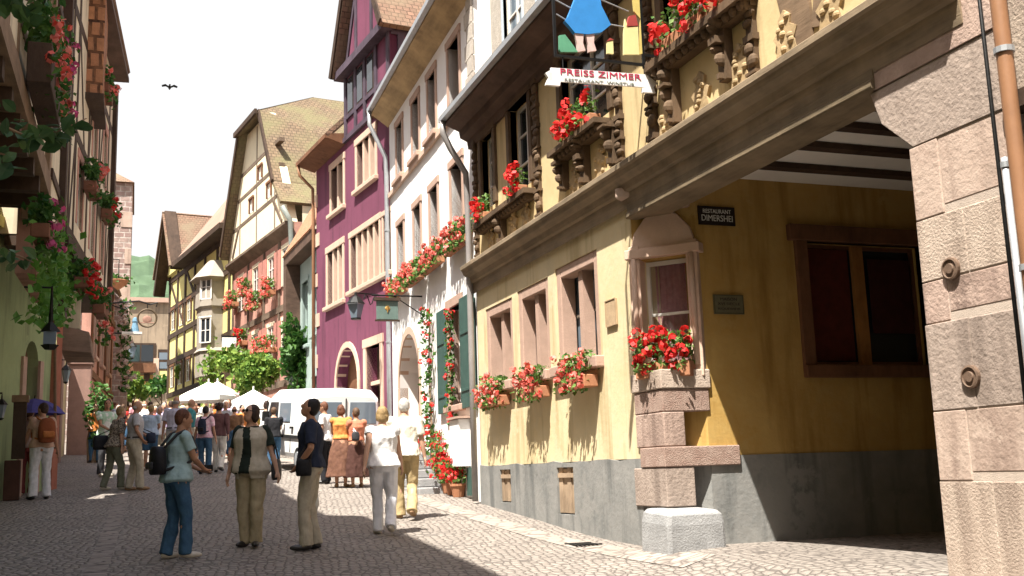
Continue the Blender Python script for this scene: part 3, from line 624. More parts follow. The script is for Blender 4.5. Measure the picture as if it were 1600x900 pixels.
q = arch(4.75, 6.85, -.6, 2.0, 3.15, 14)[2:]; mb = MB()
for a, b in zip(q, q[1:]):
    c = (5.8, 2.0); f = 1.13
    FW.prism(mb, [a, b, (c[0]+(b[0]-c[0])*f, c[1]+(b[1]-c[1])*f+.02), (c[0]+(a[0]-c[0])*f, c[1]+(a[1]-c[1])*f+.02)], -.2, .03)
FW.box(mb, 4.62, 4.75, -.6, 2.0, -.2, .03); FW.box(mb, 6.85, 6.98, -.6, 2.0, -.2, .03); mb.build('arch_surround', m_jamb2, wh)
mb = MB(); FW.extr(mb, [(0, 8.75), (.36, 9.02), (.44, 9.05), (.44, 9.14), (0, 9.16)], -.1, WL+.15); mb.build('eaves', m_soffit, wh)
mb = MB(); FW.box(mb, -.1, WL+.15, 9.09, 9.2, .442, .55); mb.build('gutter', m_zinc, wh)
mb = MB(); roofslab(mb, FW.P(-.1, 9.22, .54), FW.P(WL+.1, 9.22, .54), FW.P(WL+.1, 14, -4), FW.P(-.1, 14, -4)); mb.build('roof', m_roofb, wh)
mb = MB(); 
for k in range(9): FW.box(mb, .0+.0, .34+(.14 if k % 2 else 0), 6.0+k*.32, 6.0+k*.32+.3, -.03, .03)
mb.build('quoins', M('grey_quoin', (.52, .47, .41), .15, 5, .9, .8), wh)
for a, b, c in ((.25, 1.16, 1), (2.27, 2.92, 0)):
    mb = MB(); FW.box(mb, a, b, 1.15, 3.2, .035, .075); FW.box(mb, a+.06, b-.06, 2.5, 2.56, .075, .09); FW.box(mb, a+.06, b-.06, 1.45, 1.51, .075, .09); mb.build('shutter', m_shut, wh, bevel=.008)
mb = MB(); FW.box(mb, .85, 1.5, .1, .95, .0, .22); mb.build('utility_box', m_white, wh, bevel=.01); mb = MB(); FW.box(mb, .78, 1.56, .96, 1.0, .0, .26); mb.build('box_lid', m_jamb, wh)
mb = MB(); FW.box(mb, .55, 1.0, -.42, .08, .01, .05); mb.build('cellar_hatch', m_shut, wh)
mb = MB(); FW.box(mb, 0, 2.6, -1.2, .02, 0, .05) if False else FW.box(mb, 1.62, WL, -1.2, -.02, 0, .05); mb.build('plinth', m_jamb2, wh)
for i, (a, b) in enumerate(((.25, 1.75), (2.2, 3.75), (3.9, 5.25), (5.6, 7.3))):
    flowers(FW, a, b, 4.12, .05, ('salmon geranium box on the white house next to its corner with the inn', 'salmon geranium box on the white house, second window from the inn', 'salmon geranium box on the white house, third window from the inn', 'salmon geranium box on the white house beside the purple house')[i], 60+i, m_salm, h=.36, drop=.14, n=460, nh=30, w=.14, ph=.13, group='flower boxes along the white house', hr=.065, ls=.09)
# steps to the door and geraniums beside them
st = MB(); y0 = 19.7
sroot = empty('stone_steps', (5.35, 19.7, gz(5.35, 19.7)), 'worn grey stone steps rising beside the white house to its door', 'steps')
for k in range(5):
    z0 = gz(5.2, y0)-.05; mb = MB(); mb.box(5.10+.02*k, 5.64, y0+.30*k, y0+1.9, z0+.17*k+.004, z0+.17*(k+1)); mb.build('step', m_granite, sroot, bevel=.02)
for k in range(5):
    yy = 18.9+.40*k; zz = gz(5.72, yy) if k < 3 else gz(5.3, 19.7)+.17*(k-2)*1.6; x = 5.63+.02*k
    G = Fac(x+.16, yy, 90); G.n = Vector((0, -1, 0))
    root = empty('potted_geranium', (x, yy, zz), ('red geranium pot standing on the street at the foot of the wall', 'red geranium pot second up from the street by the steps', 'red geranium pot halfway up the steps', 'red geranium pot on the fourth step', 'red geranium pot at the top of the steps')[k], 'potted plant', 'geranium pots beside the steps')
    mb = MB(); mb.lathe((x, yy, zz), [(.0, .0), (.10, .0), (.14, .2), (.155, .2), (.155, .24), (.12, .24), (.0, .22)], 14); mb.build('pot', m_terra, root, smooth=False)
    rng = random.Random(k+80); pl = lambda r: Vector((x+r.gauss(0, .15), yy+r.gauss(0, .15), zz+.24+r.random()*.42))
    leaf_cloud(130, .09, pl, rng).build('foliage', m_leaf, root); heads(26, .06, pl, rng).build('blossoms', m_red, root)
# climbing rose on the white wall
rng = random.Random(90); root = empty('climbing_rose', FW.P(3.6, -.4, .1), 'climbing plant with red blooms growing up the white wall left of the green shutters', 'climbing plant')
mb = MB(); mb.tube([FW.P(3.7, -.4, .06), FW.P(3.5, 1, .07), FW.P(3.72, 2.2, .05), FW.P(3.5, 3.4, .06)], [.03, .025, .02, .008], 6); mb.build('stem', m_timb, root)
pl = lambda r: FW.P(3.55+r.gauss(0, .16), -.1+3.5*r.random(), .06+.16*r.random())
leaf_cloud(330, .09, pl, rng).build('foliage', m_leafd, root); heads(26, .06, pl, rng).build('blossoms', m_red, root)
rng = random.Random(91); root = empty('climbing_rose', FW.P(1.8, -.3, .3), 'thin climbing plant with dark red blooms hanging over the ground floor window', 'climbing plant')
pl = lambda r: FW.P(1.85+r.gauss(0, .1), .9+2.2*r.random(), .03+.14*r.random()); mb = MB(); mb.tube([FW.P(1.8, .95, .08), FW.P(1.9, 2, .06), FW.P(1.8, 3, .08)], [.02, .016, .008], 6); mb.build('stem', m_timb, root)
leaf_cloud(240, .08, pl, rng).build('foliage', m_leafd, root); heads(34, .05, pl, rng).build('blossoms', m_red, root)
# downpipes
a = FW.P(WL+.02, 9.1, .5); curve_pipe('downpipe', [a, a+Vector((0, 0, -.35)), FW.P(WL-.06, 7.9, .12), FW.P(WL-.06, 7.4, .1), FW.P(WL-.06, 3, .1), FW.P(WL-.06, -.4, .1)], .055, m_zinc, 'grey zinc downpipe between the white house and the purple house', [(FW.P(WL-.06, 6, .1), Vector((0, 0, 1))), (FW.P(WL-.06, 3.2, .1), Vector((0, 0, 1)))])
a = FY.P(17.56, 6.24, .55); curve_pipe('downpipe', [a, a+Vector((0, 0, -.22)), FY.P(17.56, 5.75, .42), FY.P(17.56, 5.3, .14), FY.P(17.56, 4.5, .12), FY.P(17.56, 2, .12), FY.P(17.56, -.5, .12)], .055, M('grey_pipe_paint', (.28, .26, .25), .1, 5, .4, 0, spec=.6), 'curved grey downpipe from the eave at the left end of the yellow inn', [(FY.P(17.56, 3.6, .12), Vector((0, 0, 1)))])
# green hanging shop sign on the white house
HS = Fac(0, 22.0, 90); HS.n = Vector((0, -1, 0))
p1 = atY(588, 470, 22); p2 = atY(622, 500, 22); hr = empty('hanging_sign', p1, 'square grey green hanging shop sign with a small gold emblem on the white house', 'hanging sign')
mb = MB(); HS.box(mb, p1.x, p2.x, p2.z, p1.z, -.03, .03); mb.build('board', M('grey_green_sign', (.13, .19, .17), .12, 6, .6, .1), hr, bevel=.01)
mb = MB(); HS.box(mb, p1.x-.04, p2.x+.04, p1.z+.002, p1.z+.07, -.07, .07); mb.build('cap', m_dark, hr); mb = MB(); HS.box(mb, p1.x-.03, p2.x+.03, p2.z-.03, p2.z-.002, -.04, .04); mb.build('bottom_rail', m_dark, hr)
mb = MB(); cx = (p1.x+p2.x)/2; cz = (p1.z+p2.z)/2+.02; mb.tube([HS.P(cx, cz+.07, .035), HS.P(cx, cz-.07, .035)], [.035, .01], 8); mb.ell(HS.P(cx, cz+.02, .034), (.06, .012, .04)); mb.build('emblem', M('gold_leaf', (.55, .33, .10), .1, 9, .4, .1, metal=.4), hr)
mb = MB(); mb.tube([HS.P(p1.x-.1, p1.z+.12, 0), HS.P(5.85, p1.z+.12, 0)], .018, 8); mb.tube([HS.P(p2.x-.1, p1.z+.12, 0), HS.P(5.85, p1.z-.3, 0)], .012, 8); mb.build('bracket', m_iron, hr)

# ------------------------------------------------------------------ purple house
FP = Fac(5.95, 25.2, -7); PL = 6.7
ph = empty('purple_house', (5.6, 28.5, 0), 'purple house with sandstone windows and a timber gabled bay', 'house')
w2 = [(.12, .62, 5.0, 6.5), (.95, 3.3, 5.0, 6.5), (4.05, 5.5, 4.9, 6.5)]; w3 = [(1.2, 2.7, 7.72, 9.0), (3.95, 5.1, 7.6, 8.95)]
holes = [rect(*w) for w in w2+w3]+[arch(2.75, 4.65, -.3, 2.5, 3.5), rect(.95, 2.05, -.2, 3.3)]
mb = MB(); FP.wall(mb, [(0, -.8), (PL, -.8), (PL, 9.45), (3.75, 9.45), (3.75, 11.3), (0, 11.3)], holes, .4, .3); mb.build('wall', m_purple, ph)
window(FP, ph, *w2[0], rec=.2, nx=1, nz=2, sur=m_jamb2, sw=.10, gm=m_glassL)
window(FP, ph, *w2[1], rec=.2, nx=5, nz=2, sur=m_jamb2, sw=.13, mull=4, gm=m_glassL, fm=m_jamb2)
window(FP, ph, *w2[2], rec=.2, nx=3, nz=2, sur=m_jamb2, sw=.15, mull=2, gm=m_glassL)
window(FP, ph, *w3[0], rec=.2, nx=3, nz=2, sur=m_jamb2, sw=.15, mull=2, gm=m_glassL); window(FP, ph, *w3[1], rec=.2, nx=2, nz=2, sur=m_jamb2, sw=.15, mull=1, gm=m_glassL)
mb = MB(); FP.prism(mb, arch(2.7, 4.7, -.3, 2.5, 3.52), -.36, -.30); mb.build('door', m_brown, ph)
q = arch(2.75, 4.65, -.3, 2.5, 3.5, 14)[2:]; mb = MB(); c = (3.7, 2.5); f = 1.16
for a, b in zip(q, q[1:]): FP.prism(mb, [a, b, (c[0]+(b[0]-c[0])*f, c[1]+(b[1]-c[1])*f), (c[0]+(a[0]-c[0])*f, c[1]+(a[1]-c[1])*f)], -.25, .04)
FP.box(mb, 2.6, 2.75, -.5, 2.5, -.25, .04); FP.box(mb, 4.65, 4.8, -.5, 2.5, -.25, .04); mb.build('arch_surround', m_jamb2, ph)
mb = MB(); FP.box(mb, .95, 2.05, -.2, 3.3, -.33, -.28); mb.build('side_door', m_dark, ph); mb = MB()
FP.box(mb, .75, .95, -.5, 3.3, -.25, .04); FP.box(mb, 2.05, 2.25, -.5, 3.3, -.25, .04); FP.box(mb, .72, 2.28, 3.3, 3.52, -.25, .05); FP.box(mb, .95, 2.05, 2.3, 2.4, -.27, -.1); mb.build('door_surround', m_jamb2, ph)
# gabled bay
def depthpt(F, u, z, dpt): return F.P(u, z, -dpt)
apex = (1.85, 15.2); mb = MB(); FP.wall(mb, [(0, 11.3), (3.75, 11.3), apex], [], .3, out=.06); mb.build('gable', m_purple, ph)
mb = MB(); mb.add([FP.P(0, 8.9, -.01), FP.P(0, 8.9, -6), FP.P(0, 11.4, -6), FP.P(0, 11.4, -.01)], [(0, 1, 2, 3)]); mb.add([FP.P(3.75, 8.9, -.01), FP.P(3.75, 8.9, -6), FP.P(3.75, 11.4, -6), FP.P(3.75, 11.4, -.01)], [(0, 1, 2, 3)]); mb.build('bay_side', m_purple, ph)
mb = MB()
for u in (.1, 1.05, 1.95, 2.75, 3.65): FP.box(mb, u-.09, u+.09, 9.5, 11.28, -.05, .05)
FP.box(mb, -.05, 3.8, 9.38, 9.52, -.05, .08); FP.box(mb, -.05, 3.8, 10.02, 10.14, -.05, .045); FP.box(mb, -.15, 3.95, 11.28, 11.5, -.05, .28)
for a, b in (((0.3, 11.5), (1.7, 14.6)), ((3.4, 11.5), (2.0, 14.6)), ((1.2, 11.5), (1.2, 13.4)), ((2.5, 11.5), (2.5, 13.4))): FP.bar(mb, a, b, .16, .05, .10)
for z in (9.0, 10.2, 11.2): mb.box8([FP.P(-.02, z, -.02), FP.P(-.05, z, -.02), FP.P(-.05, z, -4), FP.P(-.02, z, -4), FP.P(-.02, z+.14, -.02), FP.P(-.05, z+.14, -.02), FP.P(-.05, z+.14, -4), FP.P(-.02, z+.14, -4)])
for o_ in (.2, 1.6): mb.box8([FP.P(-.02, 9, -o_), FP.P(-.055, 9, -o_), FP.P(-.055, 9, -o_-.18), FP.P(-.02, 9, -o_-.18), FP.P(-.02, 11.4, -o_), FP.P(-.055, 11.4, -o_), FP.P(-.055, 11.4, -o_-.18), FP.P(-.02, 11.4, -o_-.18)])
mb.build('bay_timber', wood('grey_purple_timber', (.075, .055, .075), (1, 1, .2)), ph)
for u in (1.5, 2.35, 3.2):
    mb = MB(); FP.box(mb, u-.26, u+.26, 10.16, 11.2, .0, .03); w_ = mb.build('bay_window', m_dark, ph); mb = MB(); FP.box(mb, u-.22, u+.22, 10.2, 11.16, .031, .04); mb.build('pane', m_glass, w_)
for s in (0, 1):
    e = -.28 if not s else 4.0; mb = MB(); ap = FP.P(apex[0], apex[1]+.1, .35); ap2 = FP.P(apex[0], apex[1]+.1, -7)
    roofslab(mb, FP.P(e, 11.36, .35), ap, ap2, FP.P(e, 11.36, -7), .14); mb.build('bay_roof', m_roofb, ph)
    mb = MB(); FP.bar(mb, (e, 11.36), (apex[0], apex[1]+.12), .22, .352, .40); mb.build('barge_board', m_dark, ph)
mb = MB(); FP.extr(mb, [(0, 9.36), (.5, 9.5), (.6, 9.5), (.6, 9.62), (0, 9.7)], 3.78, PL+.2); mb.build('eaves', m_brown, ph); mb = MB(); FP.extr(mb, [(0, 9.2), (.3, 9.30), (.34, 9.40), (0, 9.52)], -.1, 1.0); mb.build('pent_eaves', m_brown, ph)
mb = MB(); roofslab(mb, FP.P(3.78, 9.62, .6), FP.P(PL+.2, 9.62, .6), FP.P(PL+.2, 14, -3.6), FP.P(3.78, 14, -3.6)); mb.build('roof', m_roofb, ph)
mb = MB()
for k in range(16):
    if k % 2 == 0: FP.box(mb, PL-.34+.1*(k % 4), PL+.01, -.5+k*.62, -.5+k*.62+.4, -.1, .03)
mb.build('quoins', m_jamb2, ph)
mb = MB(); mb.box8([FP.P(PL, -.8, 0), FP.P(PL, -.8, -8), FP.P(PL-.3, -.8, -8), FP.P(PL-.3, -.8, -.41), FP.P(PL, 9.5, 0), FP.P(PL, 9.5, -8), FP.P(PL-.3, 9.5, -8), FP.P(PL-.3, 9.5, -.41)]); mb.build('end_wall', m_purple, ph)
curve_pipe('downpipe', [FP.P(PL+.1, 9.5, .55), FP.P(PL+.1, 9.2, .5), FP.P(PL+.06, 8.8, .1), FP.P(PL+.06, 8, .08), FP.P(PL+.06, .3, .08)], .05, m_copper, 'brown downpipe on the far edge of the purple house')
flowers(FP, 2.7, 4.7, 1.3, .06, 'pink flower box in front of the arched door of the purple house', 96, m_pinkp, h=.5, n=240, nh=40, ls=.1)
# scrolled lantern bracket
u0, z0 = FP.at(545, 480, .0); lr = empty('wall_lantern', FP.P(2.2, 4.1, .1), 'wrought iron scroll bracket with a square lantern on the purple wall', 'lantern')
lc = atY(556, 478, 25.6); mb = MB(); mb.lathe(lc+Vector((0, 0, -.3)), [(.12, 0), (.2, .34), (.22, .35)], 4); mb.build('glass_box', m_glassL, lr)
mb = MB(); mb.lathe(lc+Vector((0, 0, .06)), [(.24, 0), (.10, .16), (.04, .2), (.03, .28)], 8); mb.build('cap', m_iron, lr); mb = MB(); mb.lathe(lc+Vector((0, 0, -.34)), [(.13, 0), (.13, .035)], 8); mb.build('base', m_iron, lr)
w_ = FP.P(1.1, 4.2, 0); mb = MB(); mb.tube([lc+Vector((0, 0, .33)), w_+Vector((0, 0, .35))], .018, 8); mb.tube([lc+Vector((0.2, 0, .33))+(w_-lc)*(k/14)+Vector((0, 0, .13*sin(k*1.1)-.15)) for k in range(14)], .014, 6); mb.build('bracket', m_iron, lr)

# ------------------------------------------------------------------ narrow teal house
FT = Fac(5.55, 33.2, -3)
th = empty('narrow_house', (5.6, 34.5, .6), 'narrow grey green house with orange tiled roof squeezed beside the purple house', 'house')
mb = MB(); FT.wall(mb, rect(-.6, 4.1, -.5, 7.6), [rect(.5, 1.5, 4.6, 6.6), rect(2.2, 3.2, 4.4, 6.6), rect(.5, 1.5, 1.2, 3.2)], .3, .2); mb.build('wall', m_teal, th)
for a in ((.5, 1.5, 4.6, 6.6), (2.2, 3.2, 4.4, 6.6), (.5, 1.5, 1.2, 3.2)): window(FT, th, *a, rec=.12, nx=2, nz=3, sur=m_teal, sw=.1, gm=m_glass, fm=m_teal)
mb = MB(); FT.box(mb, -.6, 4.1, 7.35, 7.7, -.02, .5); FT.box(mb, 3.6, 4.1, 3.5, 7.34, .0, .5); mb.build('eaves', m_eave, th)
mb = MB(); roofslab(mb, FT.P(-.6, 7.7, .55), FT.P(4.1, 7.7, .55), FT.P(4.1, 12.6, -2.2), FT.P(-.6, 12.6, -2.2)); mb.build('roof', m_roofo, th)
mb = MB(); mb.tube([FT.P(1.4, 12.6, -2.2), FT.P(1.4, 13.1, -2.2)], [.14, .1], 8); FT.box(mb, -.6, 4.1, 12.55, 12.75, -2.35, -2.1); mb.build('ridge', m_roofo, th)
# ------------------------------------------------------------------ gable timbered house
FG = Fac(5.35, 37.6, -9)
gh = empty('gabled_house', (4.6, 42, 1), 'cream half timbered house with a steep mossy half hipped roof', 'house')
P_ = FG.at
gL = 9.4; er = P_(438, 312); hr1 = P_(413, 184); hl1 = P_(381, 232); el = (9.3, 8.9)
hz = (hr1[1]+hl1[1])/2; hu1, hu2 = 3.2, 6.4; eu = 1.2
poly = [(0.3, 9.2), (9.3, 9.2), (8.6, 10.8), (hu2, hz), (hu1, hz), (1.0, 10.6)]
mb = MB(); FG.wall(mb, poly, [], .3, out=.18); mb.build('gable', m_pale, gh)
mb = MB(); FG.wall(mb, rect(.3, 9.3, -.5, 9.2), [], .3); mb.build('wall', m_pink, gh)
tb = MB()
for z in (9.25, 10.55, 11.7, 12.7): FG.box(tb, .9 if z < 11 else 1.6, 8.9 if z < 11 else 8.0-(z-11)*.3, z-.075, z+.075, -.02, .195)
for u in (2.2, 4.8, 7.4): FG.box(tb, u-.06, u+.06, 9.35, hz-.1 if 3 < u < 6.5 else 11.6, -.02, .192)
FG.bar(tb, (1.2, 9.4), (2.4, 10.5), .16, -.02, .22); FG.bar(tb, (8.6, 9.4), (7.6, 10.5), .16, -.02, .22)
FG.extr(tb, [(0, 8.8), (.35, 9.1), (.35, 9.2), (0, 9.2)], .3, 9.3)
for z in (6.2, 3.4): FG.box(tb, .3, 9.3, z-.12, z+.12, -.02, .06)
for u in (.4, 2.1, 4.2, 6.6, 9.1): FG.box(tb, u-.1, u+.1, 3.5, 8.8, -.02, .05)
tb.build('timber_frame', wood('grey_brown_timber', (.15, .11, .08), (1, .2, 1)), gh)
for (u, z, w, h) in ((2.9, 11.0, .5, .55), (5.5, 11.0, .5, .55), (4.2, 12.05, .45, .5)):
    window(FG, gh, u-w/2, u+w/2, z-h/2, z+h/2, rec=-.19, nx=2, nz=1, sur=m_brown, sw=.08, sp=.25, sill=False)
for u in (1.2, 3.1, 5.3, 7.7):
    for z in (4.3, 7.0):
        window(FG, gh, u-.4, u+.4, z, z+1.4, rec=-.03, nx=2, nz=3, sur=m_pale, sw=.12, sp=.06, sill=False)
        for s in (-1, 1):
            mb = MB(); FG.box(mb, u+s*.78-.26, u+s*.78+.26, z-.05, z+1.45, .065, .10); mb.build('shutter', M('rose_shutter', (.45, .20, .16), .1, 5, .7, .1), gh)
# roof: two steep slopes and the half hip, ridge running away from the street
rz, dp = hz+1.5, 9.0; rm = (hu1+hu2)/2; ro = .55
mb = MB(); roofslab(mb, FG.P(.2, 9.9, ro), FG.P(1.2, 10.9, ro), FG.P(1.2, 10.9, -dp), FG.P(.2, 9.9, -dp)); mb.build('roof_skirt', m_roof, gh)
mb = MB(); A = [FG.P(1.2, 10.92, ro), FG.P(hu1, hz+.05, ro), FG.P(rm, rz, -2.2), FG.P(rm, rz, -dp), FG.P(1.2, 10.92, -dp)]
mb.add(A+[p-Vector((0, 0, .15)) for p in A], [(0, 1, 2, 3, 4), (9, 8, 7, 6, 5)]+[(i, (i+1) % 5, 5+(i+1) % 5, 5+i) for i in range(5)]); mb.build('roof', m_roof, gh)
mb = MB(); A = [FG.P(9.3, 9.6, ro), FG.P(hu2, hz+.05, ro), FG.P(rm, rz, -2.2), FG.P(rm, rz, -dp), FG.P(9.3, 9.6, -dp)]
mb.add(A+[p-Vector((0, 0, .15)) for p in A], [(0, 1, 2, 3, 4), (9, 8, 7, 6, 5)]+[(i, (i+1) % 5, 5+(i+1) % 5, 5+i) for i in range(5)]); mb.build('roof', m_roof, gh)
mb = MB(); A = [FG.P(hu1-.1, hz, ro+.1), FG.P(hu2+.1, hz, ro+.1), FG.P(rm, rz+.02, -2.2)]; mb.add(A+[p-Vector((0, 0, .15)) for p in A], [(0, 1, 2), (5, 4, 3), (0, 1, 4, 3), (1, 2, 5, 4), (2, 0, 3, 5)]); mb.build('half_hip', m_roof, gh)
mb = MB(); FG.bar(mb, (hu1, hz), (1.2, 10.9), .2, ro, ro+.06); FG.bar(mb, (hu2, hz), (9.3, 9.6), .24, ro, ro+.06); FG.box(mb, hu1-.1, hu2+.1, hz-.15, hz+.05, ro+.1, ro+.2); mb.build('barge_board', m_dark, gh)
mb = MB(); mb.add([FG.P(.3, -.5, -.3), FG.P(.3, -.5, -dp), FG.P(.3, 10, -dp), FG.P(.3, 10, -.3)], [(0, 1, 2, 3)]); mb.build('side_wall', m_pale, gh)
curve_pipe('downpipe', [FG.P(.15, 9.7, .5), FG.P(.15, 9.2, .2), FG.P(.15, 8, .14), FG.P(.15, .5, .14)], .09, M('green_grey_pipe', (.22, .25, .23), .1, 6, .5, 0), 'thick grey green downpipe at the near corner of the gabled house')
fl = [((382, 451), 'red geraniums under the upper windows of the gabled house, left of centre'), ((363, 470), 'orange red geraniums at the far end of the gabled house'), ((396, 472), 'red geraniums lower down in the middle of the gabled house'), ((419, 451), 'big red geranium mass under the nearest upper window of the gabled house'), ((404, 545), 'big pink geranium mass above the bright green bush'), ((376, 530), 'red flowers by the white shop sign beyond the green bush'), ((421, 540), 'red flowers above the right end of the bright green bush')]
for i, ((px, py), lb) in enumerate(fl):
    u, z = FG.at(px, py, .3); flowers(FG, u-.42, u+.42, z-.28, .12, lb, 100+i, m_salm if i != 5 else m_red, h=.5, drop=.25, n=190, nh=36, w=.32, ls=.12, hr=.075, group='flower boxes of the gabled house')
def bush(px, py, Y, r, label, seed, n=900, leaf=None, ls=.22, name='bush'):
    c = atY(px, py, Y); g0 = gz(c.x, c.y); root = empty(name, (c.x, c.y, g0), label, 'bush'); rng = random.Random(seed)
    lobes = [(c+Vector((rng.uniform(-1, 1)*r[0]*.6, rng.uniform(-1, 1)*r[1]*.6, rng.uniform(-1, 1)*r[2]*.65)), rng.uniform(.28, .5)) for _ in range(11)]
    mb = MB()
    for k in range(4): mb.tube([Vector((c.x+.1*k-.15, c.y, g0-.1)), (c+Vector((c.x, c.y, g0)))*.5+Vector((.1*k-.2, 0, 0)), lobes[k][0]], [.06, .04, .015], 6)
    mb.build('stem', m_timb, root)
    def pl(q):
        l, s = lobes[q.randrange(len(lobes))]; d = Vector((q.gauss(0, 1), q.gauss(0, 1), q.gauss(0, 1))).normalized()*(q.random()**.4); return l+Vector((d.x*r[0]*s*1.2, d.y*r[1]*s*1.2, d.z*r[2]*s*1.3))
    leaf_cloud(n, ls, pl, rng).build('foliage', leaf or m_leafl, root); return root
bush(402, 582, 38.5, (.9, .8, .75), 'bright yellow green bush above the white parasols', 121, 1500)
bush(468, 556, 36.0, (.75, .7, 1.7), 'darker green creeper bush beside the purple house', 122, 2000, m_leafd)
bush(365, 565, 43, (.8, .8, .8), 'small bright green bush behind the parasols', 123, 700)
mb = MB(); c = atY(466, 600, 36.6)
# ------------------------------------------------------------------ yellow timbered house with oriel
FL = Fac(4.0, 47.6, -10)
lh = empty('lemon_house', (3, 53, 2.5), 'lemon yellow timbered house with a brown roof and a grey oriel', 'house')
mb = MB(); FL.wall(mb, [(0, 0), (13.4, 0), (13.4, 11.3), (0, 11.3)], [], .3); mb.build('wall', m_lemon, lh)
tb = MB()
for z in (4.6, 6.4, 7.8, 9.3, 10.9): FL.box(tb, 0, 13.4, z-.13, z+.13, -.02, .07)
for u in (.6, 2.8, 5.2, 7.3, 9.4, 11.2, 13.2): FL.box(tb, u-.14, u+.14, 4.6, 11.2, -.02, .06)
for a, b in (((5.4, 6.5), (7.1, 7.7)), ((9.5, 8), (11, 9.2)), ((11.4, 9.4), (13, 10.8)), ((7.5, 9.4), (9.2, 10.8))): FL.bar(tb, a, b, .2, -.02, .05)
tb.build('timber_frame', m_dark, lh)
for u in (6.2, 8.4, 10.3, 12.2):
    for z in (5.0, 8.1): window(FL, lh, u-.4, u+.4, z, z+1.1, rec=-.03, nx=2, nz=2, sur=m_brown, sw=.1, sp=.07, sill=False)
e = FL.at
pa, pb, pc, pd = (0.5, 11.2), (13.6, 11.2), (10.5, 15.6), (.5, 17.2)
mb = MB(); roofslab(mb, FL.P(-.2, 11.2, .7), FL.P(9.5, 11.2, .7), FL.P(8.0, 16.6, -3.2), FL.P(-.2, 16.6, -3.2), .15); mb.build('roof', M('plain_brown_tiles', (.30, .20, .15), .12, 2, .9, .6), lh)
mb = MB(); FL.wall(mb, [(9.5, 11.2), (13.4, 11.2), (11.4, 14.2)], [], .3, out=.2); mb.build('gable', m_lemon, lh)
mb = MB(); FL.bar(mb, (9.4, 11.0), (11.4, 14.4), .3, .2, .8); FL.bar(mb, (13.8, 10.2), (11.4, 14.4), .3, .2, .8); FL.box(mb, -.3, 9.6, 11.0, 11.25, .0, .75); mb.build('barge_board', m_dark, lh)
for s in (9.3, 13.7):
    mb = MB(); roofslab(mb, FL.P(s, 11.1, .9), FL.P(11.4, 14.45, .9), FL.P(11.4, 14.45, -6), FL.P(s, 11.1, -6), .12); mb.build('gable_roof', m_roofb, lh)
# oriel
ox, oz0 = FL.at(322, 590, .5); oz1 = FL.at(322, 440, .5)[1]; ou = ox
m_or = M('grey_oriel_paint', (.34, .30, .25), .1, 4, .8, .2)
mb = MB(); pr = lambda s, o: [(ou-1.0*s, 0), (ou-1.0*s, o*.6), (ou-.5*s, o), (ou+.5*s, o), (ou+1.0*s, o*.6), (ou+1.0*s, 0)]
mb.loft([[FL.P(u, z, o) for u, o in pr(s, .95*s)] for z, s in ((oz0-.5, .4), (oz0, .95), (oz0+1.1, .95), (oz0+1.15, 1.02), (oz0+1.3, .9), (oz0+3.1, .9), (oz0+3.2, 1.0), (oz1-.15, .95), (oz1, 1.25), (oz1+.9, .5))]); mb.build('oriel', m_or, lh)
for zz in (oz0+1.5, oz0+3.5):
    G = Fac(0, 0, 0); c = FL.P(ou-.72, 0, .70); G.o = Vector((c.x, c.y, 0)); d = (FL.P(ou-.5, 0, .95)-FL.P(ou-1, 0, .55)); G.d = Vector((d.x, d.y, 0)).normalized(); G.n = Vector((G.d.y, -G.d.x, 0))
    if G.n.y > 0: G.n = -G.n
    window(G, lh, -.28, .28, zz, zz+1.15, rec=-.06, nx=2, nz=2, sur=m_frame, sw=.05, sp=.09, sill=False)
mb = MB(); q = FL.P(ou-1.3, oz0+.1, .6); pl = lambda r: q+Vector((r.gauss(0, .25), r.gauss(0, .25), r.gauss(0, .6))); leaf_cloud(260, .22, pl, random.Random(5)).build('wall_plant', m_leafl, lh)
tag(D.objects['wall_plant'], 'green wall plant left of the grey oriel')
# shop sign by gable house
p = atY(358, 535, 44); sg = empty('shop_sign', p, 'small white shop board above the far parasols', 'sign'); mb = MB(); mb.box(p.x-.28, p.x+.28, 43.97, 44.03, p.z-.2, p.z+.2); mb.build('board', m_rib, sg); mb = MB(); mb.tube([(p.x, 44, p.z+.26), (p.x+1.2, 44.2, p.z+.26)], .03, 6); mb.box(p.x-.3, p.x+.3, 43.98, 44.02, p.z+.202, p.z+.28); mb.build('bracket', m_iron, sg)
# ------------------------------------------------------------------ house closing the street
YE = 72.0; FE = Fac(0, YE, 90); FE.n = Vector((0, -1, 0)); zt = atY(240, 467, YE).z
E_ = lambda px, py: (atY(px, py, YE).x, atY(px, py, YE).z)
eh = empty('end_house', (.5, YE, 3), 'tan rendered house closing the end of the street below the wooded hill', 'house')
x0, _ = E_(150, 600); x1, _ = E_(290, 560)
mb = MB(); FE.wall(mb, rect(x0, x1, 0, zt), [], .3); mb.build('wall', m_tan, eh); mb = MB(); FE.box(mb, x0, x1, zt-.25, zt+.05, -.2, .25); mb.build('cornice', m_jamb, eh)
def Erect(a, b, nm, mat, o=.03, par=None):
    (u0, z1), (u1, z0) = E_(*a), E_(*b); mb = MB(); FE.box(mb, u0, u1, z0, z1, -.02, o); return mb.build(nm, mat, par or eh)
wf = Erect((198, 536), (243, 567), 'window', m_dark, .06); Erect((201, 539), (218, 565), 'pane', M('blue_green_pane', (.03, .055, .055), .1, 4), .07, wf); Erect((221, 539), (239, 565), 'pane', m_glass, .07, wf)
wf = Erect((247, 546), (266, 577), 'window', m_dark, .06); Erect((249, 551), (263, 562), 'pane', m_glassL, .07, wf); Erect((249, 566), (263, 576), 'pane', m_glassL, .07, wf)
